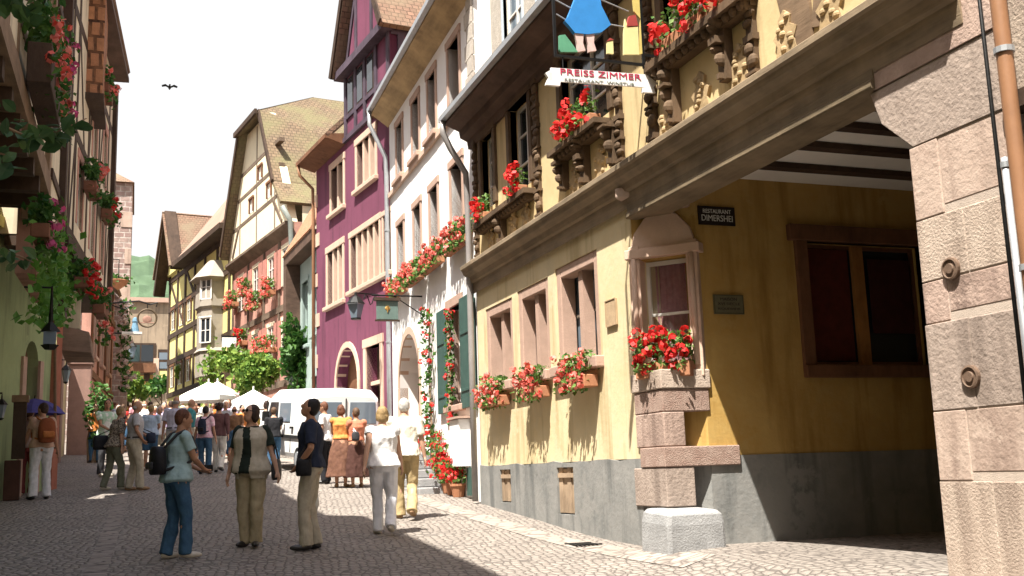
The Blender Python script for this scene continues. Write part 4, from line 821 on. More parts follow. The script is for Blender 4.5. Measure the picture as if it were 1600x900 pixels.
Erect((196, 569), (243, 583), 'balcony', m_brown, .6); Erect((247, 580), (264, 596), 'panel', m_lemon, .05); Erect((240, 560), (247, 620), 'corner_post', m_jamb2, .12); Erect((197, 586), (240, 620), 'lower_wall', m_ochre, .04); Erect((211, 585), (217, 596), 'lower_window', m_glassL, .08); Erect((225, 584), (234, 596), 'lower_window', m_dark, .08)
# ------------------------------------------------------------------ left side: near house with jettied upper floor
L1 = Fac(-1.4, 0, 0, 1)
n1 = empty('jettied_house', (-2, 12, -.8), 'near cream timbered house whose upper floor juts out above a green ground floor', 'house')
mb = MB(); L1.wall(mb, [(-26, 4.6), (17.3, 4.6), (17.3, 10.2), (12.2, 10.2), (12.2, 11.2), (-26, 11.2)], [rect(10.6, 11.5, 5.6, 7.2), rect(15.3, 16.1, 5.9, 7.4)], .3, .2); mb.build('wall', m_cream, n1)
for a in ((10.6, 11.5, 5.6, 7.2), (15.3, 16.1, 5.9, 7.4)): window(L1, n1, *a, rec=.08, nx=2, nz=3, sur=m_frame, sw=.08, gm=m_glass)
tb = MB()
L1.box(tb, 2, 17.35, 4.40, 4.72, -.3, .08)
for u in (9.4, 10.3, 11.9, 12.9, 14.1, 15.0, 16.4): L1.box(tb, u-.1, u+.1, 4.72, 10.1, -.02, .012)
L1.box(tb, 17.1, 17.35, 4.0, 10.1, -.3, .07)
for z in (5.5, 7.5, 8.4): L1.box(tb, 2, 17.1, z-.09, z+.09, -.02, .012)
tb.build('timber_frame', m_timb, n1)
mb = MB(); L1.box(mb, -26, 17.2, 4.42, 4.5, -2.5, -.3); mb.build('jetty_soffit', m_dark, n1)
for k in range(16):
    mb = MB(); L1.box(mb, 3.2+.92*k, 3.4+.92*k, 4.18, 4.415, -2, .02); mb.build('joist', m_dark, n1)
mb = MB(); roofslab(mb, (-.95, -26, 11.2), (-.95, 12.3, 11.2), (-5.5, 12.3, 16), (-5.5, -26, 16)); mb.build('roof', m_roofb, n1)
mb = MB(); roofslab(mb, (-1.1, 12.3, 10.2), (-1.1, 17.6, 10.2), (-5.5, 17.6, 15), (-5.5, 12.3, 15)); mb.build('roof', m_roofb, n1)
mb = MB(); L1.box(mb, 17.0, 17.3, 4.75, 10, -4.5, -.31); mb.build('end_wall', m_cream, n1)
GN = Fac(-2.72, 18.9, 15, 1)
mb = MB(); GN.wall(mb, rect(-3, 4.5, -1.6, 5.0), [rect(.7, 1.2, 1.6, 3.3), arch(2.9, 3.6, -.2, 2.3, 2.75), rect(-1.2, -.5, .8, 3.2)], .3, .25); mb.build('green_wall', m_green, n1)
window(GN, n1, .7, 1.2, 1.6, 3.3, rec=.1, nx=1, nz=3, sur=m_pink, sw=.16, sp=.05, gm=m_glass); window(GN, n1, -1.2, -.5, .8, 3.2, rec=.1, nx=2, nz=3, sur=m_pink, sw=.16, sp=.05, gm=m_glass)
mb = MB(); GN.prism(mb, arch(2.88, 3.62, -.2, 2.3, 2.77), -.24, -.2); mb.build('door', m_brown, n1)
mb = MB(); GN.box(mb, 2.72, 2.9, -.6, 2.4, -.1, .05); GN.box(mb, 3.6, 3.78, -.6, 2.4, -.1, .05); mb.build('door_surround', m_jamb, n1)
mb = MB(); GN.box(mb, 4.3, 4.62, -.8, 4.2, -.3, .1); mb.build('corner_pier', M('brick_red_plaster', (.36, .13, .08), .15, 5), n1)
mb = MB(); GN.box(mb, -3, 4.3, 4.55, 4.75, .0, .08); mb.build('wall_band', m_lemon, n1)
mb = MB(); L1.wall(mb, rect(-26, 16, -2, 4.5), [], .3, out=-2.1); mb.build('ground_floor_wall', m_green, n1)
# narrow pink house
L2 = Fac(-1.47, 17.4, 1.0, 1)
n2 = empty('narrow_pink_house', (-1.9, 19, 0), 'narrow pink house with a heavy dark corner post between two timbered houses on the left', 'house')
mb = MB(); L2.wall(mb, rect(-.05, 2.8, 3.2, 10.4), [rect(1.3, 2.1, 6.2, 7.8)], .3, .15); mb.build('wall', m_pink, n2)
window(L2, n2, 1.3, 2.1, 6.2, 7.8, rec=.08, sur=m_frame, sw=.1)
mb = MB(); L2.box(mb, 2.45, 2.8, 3.2, 10.3, -.1, .16); L2.box(mb, 2.38, 2.86, 2.9, 3.2, -.1, .24); mb.build('corner_post', m_dark, n2)
mb = MB(); L2.box(mb, 1.15, 2.44, 3.3, 6.0, -.02, .05); mb.build('cream_panel', m_cream, n2)
for z in (4.2, 5.1, 6.0, 8.1): mb = MB(); L2.box(mb, 1.0, 2.45, z-.08, z+.08, -.02, .08); mb.build('rail', m_dark, n2)
mb = MB(); roofslab(mb, L2.P(-.1, 10.4, .45), L2.P(2.8, 10.4, .45), L2.P(2.8, 15, -4), L2.P(-.1, 15, -4)); mb.build('roof', m_roofb, n2)
# timbered house with eaves, projecting tile hung side
L3 = Fac(-1.26, 20.2, 3.9, 1)
n3 = empty('tile_hung_house', (-1.4, 24, .3), 'timbered house on the left with a tile hung strip, dark eaves and many flower boxes', 'house')
mb = MB(); L3.wall(mb, rect(0, 8.0, 4.4, 10.3), [rect(1.4, 2.2, 5.0, 6.3), rect(3.6, 4.4, 4.95, 6.3), rect(5.8, 6.5, 4.95, 6.3), rect(3.6, 4.4, 7.0, 8.4), rect(5.8, 6.5, 7.0, 8.4)], .3, .15); mb.build('wall', m_cream, n3)
for a in ((1.4, 2.2, 5.0, 6.3), (3.6, 4.4, 4.95, 6.3), (5.8, 6.5, 4.95, 6.3), (3.6, 4.4, 7.0, 8.4), (5.8, 6.5, 7.0, 8.4)): window(L3, n3, *a, rec=.06, nx=2, nz=3, sur=m_pink, sw=.14, sp=.02, sill=False)
tb = MB()
for u in (.12, .9, 2.9, 4.9, 7.0): L3.box(tb, u-.09, u+.09, 4.5, 10.3, -.02, .014)
for z in (4.6, 6.65, 8.9): L3.box(tb, 0, 8.0, z-.1, z+.1, -.02, .012)
for a, b in (((.3, 4.7), (.85, 6.6)), ((3.0, 6.7), (3.5, 8.8)), ((5.0, 6.7), (5.7, 8.8)), ((7.1, 4.7), (7.7, 6.6)), ((2.2, 6.7), (1.0, 8.8))): L3.bar(tb, a, b, .15, -.02, .010)
L3.box(tb, 7.75, 8.1, 4.3, 10.2, -.35, .10); tb.build('timber_frame', m_dark, n3)
p1 = atY(124, 15, 22.3); p2 = atY(160, 147, 22.3); mb = MB(); xw = L3.P(2.1, 0, 0).x-.1
mb.box(xw, p2.x, 22.3, 24.2, p2.z, 10.3); mb.build('tile_hung_bay', m_hang, n3); mb = MB(); mb.box(xw, p2.x+.03, 22.24, 24.24, p2.z-.14, p2.z-.004); mb.build('bay_bottom', m_dark, n3)
mb = MB(); ea = L3.P(-.2, 10.55, .40); eb = L3.P(7.75, 10.55, .40); roofslab(mb, ea, eb, L3.P(7.75, 15.2, -4), L3.P(-.2, 15.2, -4), .22); mb.build('roof', m_roofb, n3)
mb = MB(); L3.box(mb, -.2, 7.7, 10.25, 10.36, -.05, .38); mb.build('eaves', m_eave, n3)
mb = MB(); L3.box(mb, 7.9, 8.1, 4.5, 10, -5, -.36); mb.build('end_wall', m_cream, n3)
mb = MB(); L3.box(mb, 0, .25, 4.45, 10.2, -4.5, -.36); mb.build('near_end_wall', m_cream, n3)
mb = MB(); mb.loft([[L3.P(u, 10.21, -.1), L3.P(u, 10.21, -4.2), L3.P(u, 14.9, -4.0)] for u in (0, .25)]); mb.build('gable', m_cream, n3)
# its ground floor
LG = Fac(-2.15, 20.2, 0, 1)
mb = MB(); LG.wall(mb, rect(.9, 18, -.8, 4.3), [arch(7.2, 8.4, -.2, 1.9, 2.35)], .3, .25); mb.build('shop_wall', M('yellowish_shop_plaster', (.50, .43, .26), .1, 2, .9, .2), n3)
mb = MB(); L3.box(mb, 0, 8, 4.24, 4.42, -1.0, .06); mb.build('jetty_beam', m_dark, n3)
m_pil = M('rosy_brown_stone', (.30, .185, .15), .12, 4, .9, .5)
for a, b, y0_, y1_, Y_ in ((75, 96, 512, 722, 33.0), (106, 141, 556, 702, 38.0)):
    q0 = atY(a, (y0_+y1_)/2, Y_); q1 = atY(b, (y0_+y1_)/2, Y_); zt_ = atY((a+b)/2, y0_, Y_).z
    mb = MB(); mb.box(q0.x, q1.x, Y_, Y_+.9, 0, zt_-.3); mb.build('pilaster', m_pil, n3, bevel=.02); mb = MB(); mb.box(q0.x-.06, q1.x+.06, Y_-.06, Y_+.96, zt_-.296, zt_); mb.build('capital', m_pil, n3, bevel=.03)
mb = MB(); LG.prism(mb, arch(7.15, 8.45, -.2, 1.9, 2.37), -.24, -.18); mb.build('shop_door', m_dark, n3)
a = atY(96, 508, 23.5); b = atY(143, 551, 23.5)
mb = MB(); mb.box8([(a.x, 23.5, b.z+.04), (b.x, 23.6, b.z), (b.x, 25.5, b.z), (a.x, 25.5, b.z), (a.x, 23.5, a.z), (b.x-.06, 23.6, a.z-.12), (b.x-.06, 25.5, a.z-.12), (a.x, 25.5, a.z)]); mb.build('shop_canopy', wood('canopy_boards', (.22, .15, .11), (.15, 1, 2)), n3, bevel=.02)
mb = MB(); c_ = atY(128, 430, 24.0); mb.box(a.x, c_.x, 24.0, 24.2, a.z+.004, c_.z); mb.build('cream_boarding', m_cream, n3)
# pink houses farther along
L4 = Fac(-1.5, 39.0, 2.8, 1)
n4 = empty('salmon_house', (-1.4, 42, 1), 'salmon plastered house on the left beyond the timbered house', 'house')
mb = MB(); L4.wall(mb, rect(0, 10.9, -.2, 8.3), [rect(1, 1.9, 4.5, 6), rect(4, 4.9, 4.5, 6), rect(7.4, 8.3, 4.5, 6), rect(1.2, 2.3, .2, 3.2), rect(5, 6, 1.6, 3.1), rect(9, 10, 1.2, 3.4)], .3, .15); mb.build('wall', m_pink, n4)
for a in ((1, 1.9, 4.5, 6), (4, 4.9, 4.5, 6), (7.4, 8.3, 4.5, 6), (5, 6, 1.6, 3.1), (9, 10, 1.2, 3.4)): window(L4, n4, *a, rec=.06, sur=m_jamb, sw=.14, sp=.06)
mb = MB(); L4.box(mb, 1.2, 2.3, .2, 3.2, -.14, -.1); mb.build('door', m_dark, n4)
mb = MB()
for z in (3.8, 6.9): L4.box(mb, 0, 10.9, z-.12, z+.12, -.02, .08)
for u in (0.2, 3, 6.2, 9.4): L4.box(mb, u-.12, u+.12, 3.9, 8.2, -.02, .07)
mb.build('timber_frame', m_brown, n4)
mb = MB(); roofslab(mb, L4.P(-.2, 8.3, .3), L4.P(10.9, 8.3, .3), L4.P(10.9, 13, -4), L4.P(-.2, 13, -4)); mb.build('roof', m_roofb, n4)
# stone tower
t0 = atY(180, 285, 50); t1 = atY(206, 285, 50); tw = empty('stone_tower', (t0.x, 50, 2), 'slender pinkish rubble stone tower at the end of the left row', 'tower')
xr = atY(201, 500, 50).x; mb = MB(); mb.box(-6, xr, 50, 56, 1, t0.z); mb.build('wall', m_brick, tw)
mb = MB(); mb.add([(-6.2, 49.6, t0.z), (xr+.08, 49.8, t0.z), (xr+.08, 56.2, t0.z), (-6.2, 56.2, t0.z), (-3, 53, t0.z+2.2)], [(3, 2, 1, 0), (0, 1, 4), (1, 2, 4), (2, 3, 4), (3, 0, 4)]); mb.build('roof', m_roofb, tw)
for k in range(6): mb = MB(); mb.box(xr-.25-.2*(k % 2), xr+.03, 49.97, 50.5, 3+k*1.7, 3.7+k*1.7); mb.build('quoin', m_sand2, tw)
# flower boxes on the left
def lbox(F, px, py, out, wu, label, seed, petal, h=.38, n=300, nh=9, drop=.28, w=.24, ls=.11, hr=.08, leaf=None, ph=.2, pm=None):
    u, z = F.at(px, py, out+w/2); return flowers(F, u-wu/2, u+wu/2, z-ph-.12, out, label, seed, petal, h=h, n=n, nh=nh, drop=drop, w=w, ls=ls, hr=hr, leaf=leaf or m_leafd, group='flower boxes on the left houses', ph=ph, pm=pm or m_boxw)
lbox(L1, 72, 92, .1, 1.7, 'large dark planter overflowing with mixed flowers high on the near cream house', 200, m_salm, h=.7, n=620, nh=26, w=.27, ls=.11, ph=.5, drop=.5, pm=m_dark)
lbox(L2, 92, 120, .12, .5, 'magenta and green hanging flowers between the big planter and the tile hung strip', 201, m_pinkp, h=.9, n=300, nh=10, drop=.7)
lbox(L3, 145, 282, .08, .9, 'geranium box on the cream timbered wall below the tile hung strip', 202, m_salm, h=.5)
lbox(L3, 170, 325, .08, .9, 'geranium box near the dark end post, halfway up', 203, m_red)
lbox(L3, 165, 132, .1, 1.0, 'geranium box tucked under the dark eaves', 204, m_salm)
lbox(L3, 132, 430, .12, 1.0, 'bright red geranium box above the shop front on the left', 206, m_red, nh=24)
lbox(L2, 68, 345, .1, .8, 'red and violet flowers hanging above the green creeper', 207, m_pinkp, h=.4, nh=12, drop=.4)
lbox(L3, 158, 472, .1, 1.0, 'long trailing flower box above the salmon doorway', 208, m_salm, drop=.8, n=260)
rng = random.Random(210); root = empty('wall_creeper', L2.P(1.6, 0, .2), 'thick bright green creeper hanging on the left wall beside the green ground floor', 'creeper')
def pl(r):
    px, py = r.gauss(88, 13), r.uniform(365, 500); q = atX(px-max(0, py-460)*.2, py, -1.3+.0*r.random()); return q+Vector((r.gauss(0, .1), r.gauss(0, .35), r.gauss(0, .12)))
leaf_cloud(900, .15, pl, rng).build('foliage', leafm('fresh_creeper_leaf', (.05, .16, .02), (.14, .30, .05)), root)
mb = MB(); q = [atX(86, y, -1.4) for y in (700, 560, 470, 380)]; mb.tube(q, [.03, .025, .02, .01], 6); mb.build('stem', m_timb, root)
# branch with broad leaves reaching in from the left edge
def branch(pts, label, seed, n, size):
    rng = random.Random(seed); P = [atY(px, py, Y) for px, py, Y in pts]; root = empty('leafy_branch', P[0], label, 'branch')
    mb = MB(); mb.tube(P, [.012-.009*i/(len(P)-1) for i in range(len(P))], 6); mb.build('twig', m_timb, root); mb = MB()
    for _ in range(n):
        t = rng.random()*(len(P)-1.01); i = int(t); c = P[i].lerp(P[i+1], t-i)+Vector((rng.gauss(0, .03), rng.gauss(0, .05), rng.gauss(-.01, .045)))
        d = Vector((rng.gauss(0, .6), rng.gauss(-.3, .6), rng.gauss(.4, .5))).normalized(); a = d.orthogonal().normalized(); a.rotate(Quaternion(d, rng.uniform(0, 6.28))); b = d.cross(a); s = size*rng.uniform(.6, 1.2)
        rg = [(-.6, 0), (-.35, .28), (0, .42), (.35, .3), (.7, 0), (.35, -.3), (0, -.42), (-.35, -.28)]
        vs = [c+a*x*s+b*y*s-d*(abs(y)*.25*s*-1+x*x*.2*s) for x, y in rg]+[c+a*.05*s]; mb.add(vs, [(k, (k+1) % 8, 8) for k in range(8)])
    mb.build('foliage', leafm('broad_leaf_%d' % seed, (.03, .075, .03), (.09, .17, .05)), root); return root
branch([(-60, 150, 5.6), (0, 195, 5.6), (45, 215, 5.7), (90, 205, 5.8), (135, 185, 6)], 'leafy branch reaching in from the left edge in front of the pink house', 220, 46, .085)
branch([(-60, 240, 5.2), (-20, 235, 5.2), (20, 245, 5.3)], 'bright leaves at the left edge below the long branch', 222, 12, .10)
branch([(-60, 370, 5.8), (0, 395, 5.8), (30, 400, 5.9), (52, 410, 6)], 'small leafy branch in front of the green wall at the left edge', 223, 20, .075)
branch([(-40, -30, 5.8), (20, -10, 5.8), (60, 8, 6)], 'leaves hanging in at the top left corner', 224, 22, .09)
# things on the left wall and street
def sconce(F, px, py, out, label, sc=1.0):
    u, z = F.at(px, py, out); c = F.P(u, z, out); root = empty('wall_lantern', F.P(u, z, .02), label, 'lantern'); mb = MB()
    mb.lathe(c+Vector((0, 0, -.2*sc)), [(.06*sc, 0), (.12*sc, .3*sc), (.12*sc, .31*sc)], 6); mb.build('glass_box', m_glassL, root); mb = MB()
    mb.lathe(c+Vector((0, 0, .115*sc)), [(.15*sc, 0), (.07*sc, .1*sc), (.02*sc, .15*sc), (.015*sc, .2*sc)], 6); mb.build('cap', m_iron, root); mb = MB(); mb.lathe(c+Vector((0, 0, -.26*sc)), [(.02, 0), (.075*sc, .055*sc)], 6); mb.build('base', m_iron, root)
    mb = MB(); mb.tube([c+Vector((0, 0, .3*sc)), c+Vector((0, 0, .4*sc)), F.P(u, z+.4*sc, 0)], .016, 6); mb.tube([F.P(u, z-.1, .02), F.P(u, z+.35*sc, out*.6)], .01, 6); mb.build('bracket', m_iron, root); return root
sconce(LG, 103, 585, .35, 'black lantern on the yellowish shop wall between two stone pilasters')
sconce(GN, 2, 640, .3, 'black lantern at the left edge on the green wall', .7)
sconce(FE, 206, 548, .9, 'white globe lantern hanging in front of the dark window of the end house', 2.2)
c = atX(78, 535, -1.1); root = empty('wall_lantern', c, 'square black lantern with pale glass under the green creeper', 'lantern'); mb = MB(); mb.box(c.x-.08, c.x+.08, c.y-.08, c.y+.08, c.z-.03, c.z+.14); mb.build('glass_box', m_glassL, root); mb = MB(); mb.lathe(c+Vector((0, 0, .225)), [(.13, -.08), (.03, .05), (.012, .55)], 4); mb.lathe(c+Vector((0, 0, -.1)), [(.06, 0), (.12, .065)], 4); mb.build('cap', m_iron, root); mb = MB(); mb.tube([c+Vector((0, 0, .75)), c+Vector((-.35, 0, .75))], .015, 6); mb.build('bracket', m_iron, root)
# ring sign hanging over the street
rc = atY(230, 497, 40); rs = empty('hanging_sign', rc, 'round wreath shaped wrought iron guild sign hanging over the street', 'hanging sign')
mb = MB(); mb.tube([rc+Vector((.32*cos(2*pi*k/28), 0, .32*sin(2*pi*k/28))) for k in range(29)], .035, 8); mb.build('ring', M('dark_bronze', (.12, .085, .05), .2, 9, .5, .3, metal=.3), rs)
mb = MB(); mb.ell(rc+Vector((0, 0, -.05)), (.16, .03, .14)); mb.tube([rc+Vector((-.25, 0, -.17)), rc+Vector((.25, 0, -.17))], .02, 6); mb.build('figure', m_salm if False else M('rose_figure_paint', (.35, .20, .15), .2, 9), rs)
mb = MB(); mb.tube([rc+Vector((-1.4, 0, .5)), rc+Vector((-.3, 0, .62)), rc+Vector((.1, 0, .5)), rc+Vector((.35, 0, .58)), rc+Vector((.3, 0, .42))], .028, 8); mb.tube([rc+Vector((0, 0, .5)), rc+Vector((0, 0, .32))], .02, 6); mb.tube([rc+Vector((-1.3, 0, .48)), rc+Vector((-.8, 0, .3)), rc+Vector((-.45, 0, .5))], .02, 6); mb.build('bracket', m_iron, rs)
rc = atY(211, 510, 41); bs2 = empty('hanging_sign', rc, 'small blue and white figure sign on a ledge left of the ring sign', 'hanging sign'); mb = MB(); mb.lathe(rc+Vector((0, 0, -.22)), [(.16, 0), (.12, .2), (.09, .34), (.11, .4), (.08, .52), (.02, .56)], 10); mb.build('figure', M('pale_blue_figure', (.16, .30, .42), .2, 9), bs2); mb = MB(); mb.box(rc.x-.45, rc.x+.25, 40.8, 41.2, rc.z-.30, rc.z-.222); mb.build('ledge', m_frame, bs2); mb = MB(); mb.tube([rc+Vector((-1.2, 0, -.26)), rc+Vector((-.4, 0, -.26))], .03, 6); mb.build('bracket', m_iron, bs2)
rc = atY(185, 441, 38); mb = MB(); mb.lathe(rc+Vector((0, 0, -.25)), [(.05, 0), (.28, .18), (.34, .3), (.30, .32), (.02, .28)], 14); hb = empty('hanging_basket', rc, 'round brown hanging basket under the stone tower', 'hanging basket'); mb.build('bowl', m_terra, hb); mb = MB(); mb.tube([rc+Vector((-.7, 0, .8)), rc+Vector((0, 0, .8)), rc+Vector((0, 0, .05))], .02, 6); mb.build('bracket', m_iron, hb)
leaf_cloud(120, .14, lambda r: rc+Vector((r.gauss(0, .2), r.gauss(0, .2), .08+r.gauss(0, .1))), random.Random(9)).build('foliage', m_leafd, hb)
rng = random.Random(12); root = empty('flower_trail', atY(196, 560, 42), 'trail of pale pink and white blossoms climbing the foot of the stone tower', 'climbing plant')
pl = lambda r: atY(r.gauss(195, 5), r.uniform(470, 612), 45)+Vector((0, r.gauss(0, .3), 0)); leaf_cloud(260, .22, pl, rng).build('foliage', m_leafd, root)
heads(60, .13, pl, rng).build('blossoms', leafm('white_pink_petal', (.6, .45, .42), (.7, .62, .58)), root)
bush(205, 606, 60, (.9, .8, .8), 'green bush at the foot of the end house', 131, 500, m_leafl, .3); bush(258, 606, 62, (1.3, .8, .7), 'dark bushy plants before the end house', 132, 500, m_leafd, .3); bush(289, 570, 58, (.7, .6, .7), 'green plant on the lemon yellow wall', 133, 300, m_leafl, .25)
bush(150, 652, 33, (.45, .5, .9), 'dark shrub in a pot against the salmon wall', 134, 500, m_leafd, .16)
# dark menu stand at the left edge
c = ground(22, 782); c = Vector((c.x+.02, c.y, gz(c.x, c.y))); ms = empty('menu_stand', c, 'tall dark wooden menu stand at the left edge by the green wall', 'menu stand')
mb = MB(); mb.box(c.x-.10, c.x+.12, c.y-.04, c.y+.04, c.z+.72, c.z+1.72); mb.build('board', m_dark, ms, bevel=.01); mb = MB(); mb.box(c.x-.2, c.x+.06, c.y-.08, c.y+.08, c.z, c.z+.7); mb.build('base', M('oxblood_wood', (.07, .03, .02), .2, 6), ms, bevel=.015); mb = MB(); mb.box(c.x-.13, c.x+.15, c.y-.07, c.y+.07, c.z+1.722, c.z+1.85); mb.build('top_box', m_timb, ms, bevel=.01)

# ------------------------------------------------------------------ van, parasols, bird
def van():
    V0 = Vector((4.85, 25.9, 0)); V0.z = gz(4.85, 25.9); yaw = radians(10)      # length runs along f
    f = Vector((-sin(yaw), cos(yaw), .07)).normalized(); s = Vector((0, 0, 1)).cross(f).normalized()*-1; up = s.cross(f)
    P = lambda l, w, h: V0+f*l+s*w+up*(h*1.07)
    root = empty('delivery_van', V0, 'white boxy delivery van parked among the crowd before the purple house', 'van')
    L, W = 4.5, .92
    mb = MB()      # body as lofted cross-sections along length: (l, half width, bottom, top)
    secs = [(0, .86, .42, 1.72), (.04, .90, .38, 1.82), (.3, .92, .34, 1.90), (2.9, .92, .34, 1.92), (3.45, .90, .34, 1.80), (3.75, .90, .34, 1.25), (4.3, .88, .36, 1.05), (4.5, .82, .42, .85)]
    rr = []
    for l, w, b, t in secs:
        w2 = w*(.93 if t > 1.5 else .96); m = min(1.0, b+(t-b)*.62)
        rr.append([P(l, -w*.96, b), P(l, -w, b+.1), P(l, -w, m), P(l, -w2-.02, t-.12), P(l, -w2+.1, t), P(l, 0, t+.04), P(l, w2-.1, t), P(l, w2+.02, t-.12), P(l, w, m), P(l, w, b+.1), P(l, w*.96, b)])
    mb.loft(rr); body = mb.build('body', m_vanw, root, smooth=False, bevel=.02)
    for w in (-.44, .44):
        mb = MB(); mb.box8([P(-.012, w-.36, 1.12), P(-.012, w+.36, 1.12), P(.02, w+.36, 1.12), P(.02, w-.36, 1.12), P(-.012, w-.33, 1.62), P(-.012, w+.33, 1.62), P(.03, w+.33, 1.62), P(.03, w-.33, 1.62)]); mb.build('rear_window', m_glassL, root, bevel=.01)
        mb = MB(); q = .80 if w > 0 else -.80; mb.box8([P(-.03, q-.06, .62), P(-.03, q+.06, .62), P(.02, q+.06, .62), P(.02, q-.06, .62), P(-.03, q-.06, .95), P(-.03, q+.06, .95), P(.02, q+.06, .95), P(.02, q-.06, .95)]); mb.build('tail_light', M('red_lens', (.4, .02, .01), .1, 9, .2, 0, spec=.6), root)
    mb = MB(); mb.box8([P(2.55, -.93, 1.14), P(3.5, -.93, 1.14), P(3.5, -.88, 1.14), P(2.55, -.88, 1.14), P(2.55, -.90, 1.62), P(3.2, -.90, 1.62), P(3.2, -.8, 1.62), P(2.55, -.8, 1.62)]); mb.build('door_window', m_glass, root)
    mb = MB(); mb.box8([P(3.70, -.78, 1.30), P(3.70, .78, 1.30), P(3.6, .78, 1.28), P(3.6, -.78, 1.28), P(3.50, -.70, 1.74), P(3.50, .70, 1.74), P(3.4, .7, 1.72), P(3.4, -.7, 1.72)]); mb.build('windscreen', m_glass, root)
    mb = MB(); mb.box8([P(-.10, -.85, .36), P(-.10, .85, .36), P(.06, .85, .36), P(.06, -.85, .36), P(-.10, -.85, .52), P(-.10, .85, .52), P(.06, .85, .52), P(.06, -.85, .52)]); mb.build('bumper', m_zinc, root, bevel=.03)
    mb = MB(); mb.box8([P(-.116, -.26, .39), P(-.116, .26, .39), P(-.102, .26, .39), P(-.102, -.26, .39), P(-.116, -.26, .49), P(-.116, .26, .49), P(-.102, .26, .49), P(-.102, -.26, .49)]); mb.build('number_plate', m_rib, root)
    mb = MB(); mb.box8([P(3.2, -1.12, 1.15), P(3.3, -1.12, 1.15), P(3.3, -.95, 1.15), P(3.2, -.95, 1.15), P(3.2, -1.12, 1.4), P(3.3, -1.12, 1.4), P(3.3, -.95, 1.4), P(3.2, -.95, 1.4)]); mb.build('mirror', m_rub, root, bevel=.02)
    for l in (.85, 3.6):
        for w in (-.82, .82):
            mb = MB(); n = 20
            mb.loft([[P(l+r*cos(2*pi*k/n), w+o, .31+r*sin(2*pi*k/n)) for k in range(n)] for r, o in ((.27, -.10), (.31, -.08), (.31, .08), (.27, .10))]); t = mb.build('wheel', m_rub, root)
            mb = MB(); mb.loft([[P(l+r*cos(2*pi*k/n), w+o*(1 if w > 0 else -1), .31+r*sin(2*pi*k/n)) for k in range(n)] for r, o in ((.18, .09), (.17, .12), (.05, .13))]); mb.build('rim', m_zinc, t)
    mb = MB(); 
    for l in (.12, 1.42, 2.45, 3.62): mb.box8([P(l, -.94, .45), P(l+.012, -.94, .45), P(l+.012, -.9, .45), P(l, -.9, .45), P(l, -.875, 1.7), P(l+.012, -.875, 1.7), P(l+.012, -.84, 1.7), P(l, -.84, 1.7)])
    mb.build('door_gap', m_rub, root)
    mb = MB(); mb.box8([P(.1, -.955, .78), P(3.3, -.955, .78), P(3.3, -.90, .78), P(.1, -.90, .78), P(.1, -.955, .85), P(3.3, -.955, .85), P(3.3, -.90, .85), P(.1, -.90, .85)]); mb.build('side_trim', m_rub, root)
    mb = MB(); mb.box8([P(-.022, -.012, .55), P(-.022, .012, .55), P(.02, .012, .55), P(.02, -.012, .55), P(-.022, -.012, 1.7), P(-.022, .012, 1.7), P(.03, .012, 1.7), P(.03, -.012, 1.7)]); mb.build('rear_door_gap', m_rub, root)
    mb = MB(); mb.box8([P(-.03, .06, .92), P(-.03, .22, .92), P(.01, .22, .92), P(.01, .06, .92), P(-.03, .06, .97), P(-.03, .22, .97), P(.01, .22, .97), P(.01, .06, .97)]); mb.build('rear_handle', m_rub, root)
    mb = MB(); mb.box8([P(1.2, -.975, 1.0), P(1.36, -.975, 1.0), P(1.36, -.92, 1.0), P(1.2, -.92, 1.0), P(1.2, -.975, 1.05), P(1.36, -.975, 1.05), P(1.36, -.92, 1.05), P(1.2, -.92, 1.05)]); mb.build('door_handle', m_rub, root)
    mb = MB(); mb.box8([P(1.5, -.93, 1.16), P(2.38, -.93, 1.16), P(2.38, -.88, 1.16), P(1.5, -.88, 1.16), P(1.5, -.905, 1.60), P(2.38, -.905, 1.60), P(2.38, -.82, 1.60), P(1.5, -.82, 1.60)]); mb.build('side_window', m_glassL, root)
van()
def parasol(px, py, Y, r, label, h=2.5):
    c = atY(px, py, Y); g0 = gz(c.x, c.y); top = c.z; root = empty('parasol', (c.x, c.y, g0), label, 'parasol', 'white parasols'); n = 8; mb = MB(); rr = []
    for t, z in ((.02, 0), (.35, -.22), (.7, -.42), (1, -.62)): rr.append([Vector((c.x+r*t*cos(2*pi*k/n+.3), c.y+r*t*sin(2*pi*k/n+.3), top+z*max(r, 1.15)*.72-(.03*t if k % 2 else 0))) for k in range(n)])
    rr.append([p-Vector((0, 0, .18)) for p in rr[-1]])
    mb.loft(rr, cap=False); mb.add(rr[0], [tuple(range(n))]); mb.build('canopy', m_canv, root)
    mb = MB(); mb.tube([(c.x, c.y, g0), (c.x, c.y, top+.12)], .03, 8); mb.build('pole', m_frame, root); mb = MB(); mb.lathe((c.x, c.y, g0), [(.3, 0), (.3, .06), (.06, .12), (.05, .3)], 14); mb.build('base', m_granite, root)
parasol(326, 597, 39.5, 1.05, 'white parasol left of the other, peak in front of the grey oriel'); parasol(340, 596, 42, .95, 'white parasol mostly hidden behind the left one'); parasol(396, 609, 36.5, 1.0, 'white parasol between the green bush and the white van')
b = atY(265, 137, 28); br = empty('bird', b, 'dark bird flying against the white sky', 'bird'); mb = MB(); mb.tube([b+Vector((-.02, -.16, .0)), b+Vector((0, -.08, .0)), b, b+Vector((0, .1, .01)), b+Vector((0, .2, .02))], [.01, .035, .04, .025, .01], 8); mb.ell(b+Vector((0, -.17, .015)), (.025, .035, .025)); mb.build('body', m_rub, br, smooth=True)
